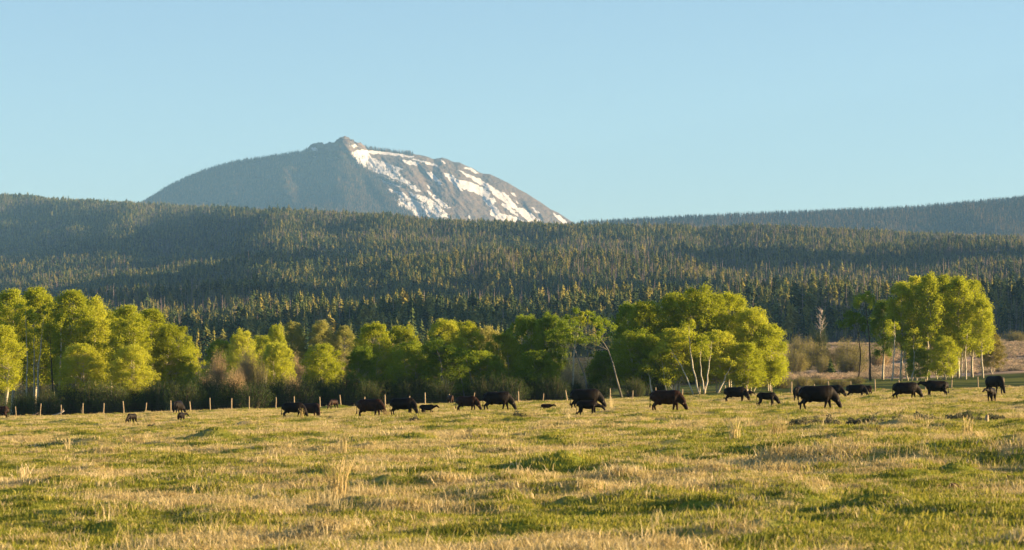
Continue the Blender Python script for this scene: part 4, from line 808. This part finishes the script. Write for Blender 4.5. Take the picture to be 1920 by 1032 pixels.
# ---------------------------------------------------------------- cattle
def cow_mesh(name, neck='graze', legs=(0, 0, 0, 0), calf=False, lying=False, headyaw=0.0, tail=0.0, fat=1.0):
    """one continuous body, facing +X, hooves at z=0, 1.36 m at the withers"""
    b = MB(); sl = .80 if calf else 1.0; up = .07 if calf else 0; L = .88 if calf else 1.0; fw = fat * (.82 if calf else 1)
    tor = [(-.95, 1.10, .10, .12), (-.90, 1.06, .21, .24), (-.78, 1.02, .28, .32), (-.55, .99, .31, .35), (-.2, .95, .36, .385), (.12, .935, .37, .405), (.38, .96, .34, .40), (.58, 1.0, .28, .37), (.74, 1.0, .21, .31), (.86, .98, .12, .20)]
    T = np.array(tor); T[:, 0] *= L; T[:, 1] += up; T[:, 2] *= fw; T[:, 3] *= (sl * 1.05 if calf else 1.06) * (1 if calf else fat ** .5)
    if calf: T[:, 1] += .07
    b.tube(np.c_[T[:, 0], T[:, 0] * 0, T[:, 1]], T[:, 3], 18, ry=T[:, 2])
    b.tube([(-.9 * L, 0, 1.22 + up * 1.2), (-.3 * L, 0, 1.25 + up), (.3 * L, 0, 1.25 + up), (.66 * L, 0, 1.26 + up)], [.07, .08, .08, .08], 8)
    cy, sy = math.cos(headyaw), math.sin(headyaw); nx = .62 * L
    def hp(x, z, y=0.0):                        # swing of the neck about the shoulder
        dx = x - .62; return (nx + dx * cy - y * sy, dx * sy + y * cy, z + up)
    if neck == 'graze':
        N_ = [(.50, 1.04, .32, .24), (.76, .94, .29, .19), (.95, .76, .235, .155), (1.08, .58, .18, .13)]; Hd = [(1.04, .62, .14, .11), (1.12, .50, .15, .125), (1.20, .36, .13, .11), (1.26, .21, .10, .095), (1.29, .11, .09, .095), (1.30, .06, .05, .06)]
        ear = (1.09, .56)
    elif neck == 'level':
        N_ = [(.55, 1.05, .27, .2), (.82, 1.10, .22, .15), (1.05, 1.16, .17, .12), (1.18, 1.2, .14, .11)]; Hd = [(1.14, 1.24, .10, .09), (1.24, 1.22, .13, .115), (1.38, 1.14, .11, .10), (1.52, 1.05, .08, .085), (1.60, 1.0, .075, .085), (1.63, .98, .04, .05)]
        ear = (1.17, 1.27)
    else:
        N_ = [(.55, 1.03, .27, .2), (.82, 1.0, .22, .15), (1.04, .94, .17, .12), (1.16, .90, .14, .11)]; Hd = [(1.12, .94, .10, .09), (1.22, .90, .13, .115), (1.34, .78, .11, .10), (1.44, .66, .08, .085), (1.48, .60, .075, .085), (1.50, .57, .04, .05)]
        ear = (1.13, .95)
    b.tube([hp(x, z) for x, z, _, _ in N_], [a * (.85 if calf else 1) for _, _, a, _ in N_], 14, ry=[a * (.85 if calf else 1) for _, _, _, a in N_])
    b.tube([hp(x, z) for x, z, _, _ in Hd], [a for _, _, a, _ in Hd], 12, ry=[a for _, _, _, a in Hd])
    for s in (-1, 1):
        b.tube([hp(ear[0], ear[1], s * .08), hp(ear[0] - .02, ear[1] + .01, s * .17), hp(ear[0] - .03, ear[1] - .01, s * .25), hp(ear[0] - .03, ear[1] - .02, s * .28)], [.03, .055, .045, .02], 7, ry=[.025, .028, .025, .015])
    if lying:
        for s in (-1, 1):
            b.tube([(.5 * L, s * .22, .70), (.72 * L, s * .30, .60), (.5 * L, s * .34, .56)], [.13, .08, .055], 9)
            b.tube([(-.6 * L, s * .25, .78), (-.35 * L, s * .38, .68), (-.7 * L, s * .42, .58), (-.4 * L, s * .44, .56)], [.22, .13, .06, .05], 9)
    else:
        for k, (s, front) in enumerate([(1, 1), (-1, 1), (1, 0), (-1, 0)]):
            d = legs[k]; lt = .82 if calf else 1
            if front: P = [(.52 * L, s * .15, .98 + up), (.53 * L + d * .25, s * .17, .72 + up), (.54 * L + d * .55, s * .165, .42), (.52 * L + d * .92, s * .16, .12), (.54 * L + d, s * .16, .04), (.56 * L + d, s * .16, .0)]; R_ = [.17, .135, .072, .05, .062, .065]
            else: P = [(-.70 * L, s * .15, 1.02 + up), (-.62 * L + d * .2, s * .18, .78 + up), (-.66 * L + d * .4, s * .18, .58), (-.83 * L + d * .65, s * .17, .42), (-.78 * L + d * .95, s * .165, .12), (-.76 * L + d, s * .165, .04), (-.74 * L + d, s * .165, .0)]; R_ = [.20, .20, .125, .072, .05, .06, .064]
            b.tube(P, np.array(R_) * lt, 10)
        if not calf: b.tube([(-.45, 0, .62), (-.38, 0, .53), (-.36, 0, .48)], [.14, .11, .05], 9)
    tz = 1.12 + up
    b.tube([(-.93 * L, 0, tz + .1), (-1.02 * L, tail * .3, tz - .02), (-1.04 * L, tail * .6, tz - .35), (-1.02 * L, tail, .58), (-1.03 * L, tail, .40), (-1.03 * L, tail, .32)], [.05, .035, .028, .03, .06, .02], 7)
    me = b.mesh(name); tmp = bpy.data.objects.new('tmp', me); COL.objects.link(tmp)
    md = tmp.modifiers.new('fuse', 'REMESH'); md.mode = 'VOXEL'; md.voxel_size = .03 if not calf else .032; md.use_smooth_shade = True
    ms = tmp.modifiers.new('smooth', 'SMOOTH'); ms.factor = .5; ms.iterations = 2
    dg = bpy.context.evaluated_depsgraph_get(); out_ = bpy.data.meshes.new_from_object(tmp.evaluated_get(dg)); out_.name = name
    bpy.data.objects.remove(tmp)
    out_.materials.clear(); out_.materials.append(M['cow'])
    n_ = len(out_.vertices); co = np.empty(n_ * 3, np.float32); out_.vertices.foreach_get('co', co); co = co.reshape(-1, 3)
    if lying: co[:, 2] -= .52
    co[:, 2] -= co[:, 2].min(); out_.vertices.foreach_set('co', co.ravel()); out_.update()
    return out_
CM = {
    'g1': cow_mesh('grazing_cow', 'graze', (.12, -.12, -.10, .16), headyaw=-.1, tail=.03), 'g2': cow_mesh('grazing_cow_wide_stance', 'graze', (.22, -.18, -.16, .12), headyaw=.1, tail=-.04, fat=1.1),
    'g3': cow_mesh('grazing_cow_still', 'graze', (.03, -.05, .02, -.08), headyaw=-.5, fat=1.05), 'lv': cow_mesh('standing_cow', 'level', (.0, .08, -.05, .06), headyaw=-.15, fat=1.05),
    'cw': cow_mesh('walking_calf', 'mid', (.20, -.20, -.18, .2), calf=True, headyaw=.1), 'cg': cow_mesh('grazing_calf', 'graze', (.12, -.1, -.1, .1), calf=True), 'cs': cow_mesh('standing_calf', 'level', (0, .06, 0, -.06), calf=True, headyaw=-.5), 'cl': cow_mesh('lying_calf', 'level', calf=True, lying=True, headyaw=-.3)}
HC_ = {'g1': 1.36, 'g2': 1.38, 'g3': 1.37, 'lv': 1.4, 'cw': 1.33, 'cg': 1.33, 'cs': 1.42, 'cl': .95}
CATTLE = [  # x centre, hoof row, height in px, heading (0 = towards the right, negative turns to the viewer), kind, brown, label, is calf
    (-3, 788, 26, 175, 'g1', 1, 'reddish-brown cow cut off by the left frame edge', 'cow'),
    (247, 797, 20, -118, 'cg', 0, 'small dark calf with its head down, alone left of the end-on cow', 'calf'),
    (334, 777, 26, 75, 'g3', 0, 'black cow seen end-on near the fence, behind a calf', 'cow'),
    (340, 794, 22, 80, 'cs', 0, 'black calf seen from behind, below the end-on cow', 'calf'),
    (550, 785, 29, -8, 'g1', 0, 'black grazing cow, front one of the left pair', 'cow'),
    (583, 783, 29, -35, 'g3', 1, 'dark brown grazing cow, rear one of the left pair', 'cow'),
    (625, 769, 18, -125, 'cg', 1, 'small brown animal grazing by the fence right of the left pair', 'calf'),
    (694, 783, 36, -22, 'g1', 1, 'brown-shouldered black cow grazing toward the bright straw heap', 'cow'),
    (756, 781, 33, -12, 'g3', 0, 'black cow with a sunlit pale edge on its shoulder and one ear out', 'cow'),
    (801, 778, 15, -10, 'cl', 0, 'black calf lying in the grass with its head up', 'calf'),
    (845, 757, 18, -75, 'g3', 1, 'brown animal half hidden beyond the fence line', 'cow'),
    (876, 773, 29, -15, 'g1', 1, 'brown-mottled cow grazing with its nose at another cow', 'cow'),
    (933, 771, 36, -5, 'g2', 0, 'large black cow grazing in the middle, right of the mottled one', 'cow'),
    (1025, 769, 11, 0, 'cl', 1, 'tiny dark calf lying flat in the grass left of the cow and calf', 'calf'),
    (1099, 768, 39, -3, 'g2', 0, 'large black cow grazing behind a walking calf', 'cow'),
    (1102, 782, 30, -4, 'cw', 0, 'black calf walking right in front of a large cow', 'calf'),
    (1250, 774, 41, -14, 'g1', 1, 'black cow with reddish sunlit patches grazing below the big clump', 'cow'),
    (1380, 755, 29, -8, 'g3', 0, 'black cow grazing right, with a small calf behind its head', 'cow'),
    (1404, 745, 11, -20, 'cw', 1, 'small calf partly behind the head of a grazing cow', 'calf'),
    (1438, 763, 27, -6, 'cg', 0, 'slim black yearling grazing left of the largest cow', 'yearling'),
    (1497, 754, 27, 70, 'g3', 0, 'black cow mostly hidden behind the hindquarters of the largest cow', 'cow'),
    (1533, 770, 46, -4, 'g2', 0, 'largest black cow, grazing, nearest of the herd at right', 'cow'),
    (1562, 748, 26, -15, 'g1', 0, 'black cow grazing behind the shoulder of the largest cow', 'cow'),
    (1606, 746, 25, -10, 'g3', 0, 'black cow right of the largest cow, head buried in grass', 'cow'),
    (1624, 742, 19, 140, 'cs', 1, 'small brown-faced animal peeking over another cow', 'calf'),
    (1699, 749, 33, -2, 'g2', 0, 'long black cow grazing with its tail hanging, touching the next cow', 'cow'),
    (1755, 744, 31, 182, 'lv', 0, 'black cow facing left with its head level', 'cow'),
    (1865, 742, 33, -62, 'g1', 0, 'black cow behind the calf that faces the viewer at far right', 'cow'),
    (1859, 757, 29, -112, 'cs', 0, 'brownish-black calf facing the viewer at far right', 'calf')]
for x, row_, hp_, hd, kd, br, lb, cat in CATTLE:
    Y = solve_Y(x, row_); Y = min(Y, 306 - 34 * x / 1920); X = colX(x, Y); s = hp_ * 1.03 / F * Y / HC_[kd]
    o = bpy.data.objects.new(cat if cat != 'yearling' else 'cow', CM[kd]); COL.objects.link(o); o.location = (X, Y, gz(X, Y) - .09); o.scale = (s, s, s * 1.02); o.rotation_euler = (0, 0, rad(hd))
    if br: o.material_slots[0].link = 'OBJECT'; o.material_slots[0].material = M['cow_brown']
    tag(o, lb, cat, 'cattle grazing in the pasture')

# ---------------------------------------------------------------- haze
HZ = dict(x0=-9000, x1=9000, y0=-300, y1=14400, z0=-40, z1=1180)
v = [(HZ[a], HZ[b_], HZ[c]) for a in ('x0', 'x1') for b_ in ('y0', 'y1') for c in ('z0', 'z1')]
hz = obj('haze', new_mesh('haze', v, [(0, 1, 3, 2), (4, 6, 7, 5), (0, 4, 5, 1), (2, 3, 7, 6), (0, 2, 6, 4), (1, 5, 7, 3)]))
hmt = bpy.data.materials.new('haze_air'); hmt.use_nodes = True; nt = hmt.node_tree; nt.nodes.remove(nt.nodes['Principled BSDF'])
pv = nt.nodes.new('ShaderNodeVolumePrincipled'); pv.inputs['Color'].default_value = (.26, .54, .92, 1); pv.inputs['Density'].default_value = 4.2e-5; pv.inputs['Anisotropy'].default_value = 0.1
nt.links.new(pv.outputs[0], nt.nodes['Material Output'].inputs['Volume']); hz.data.materials.append(hmt); tag(hz, 'thin blue haze in the air between the meadow and the mountain', 'haze', kind='stuff')
print('top objects', len([o for o in COL.objects if o.parent is None]), 'all', len(COL.objects))
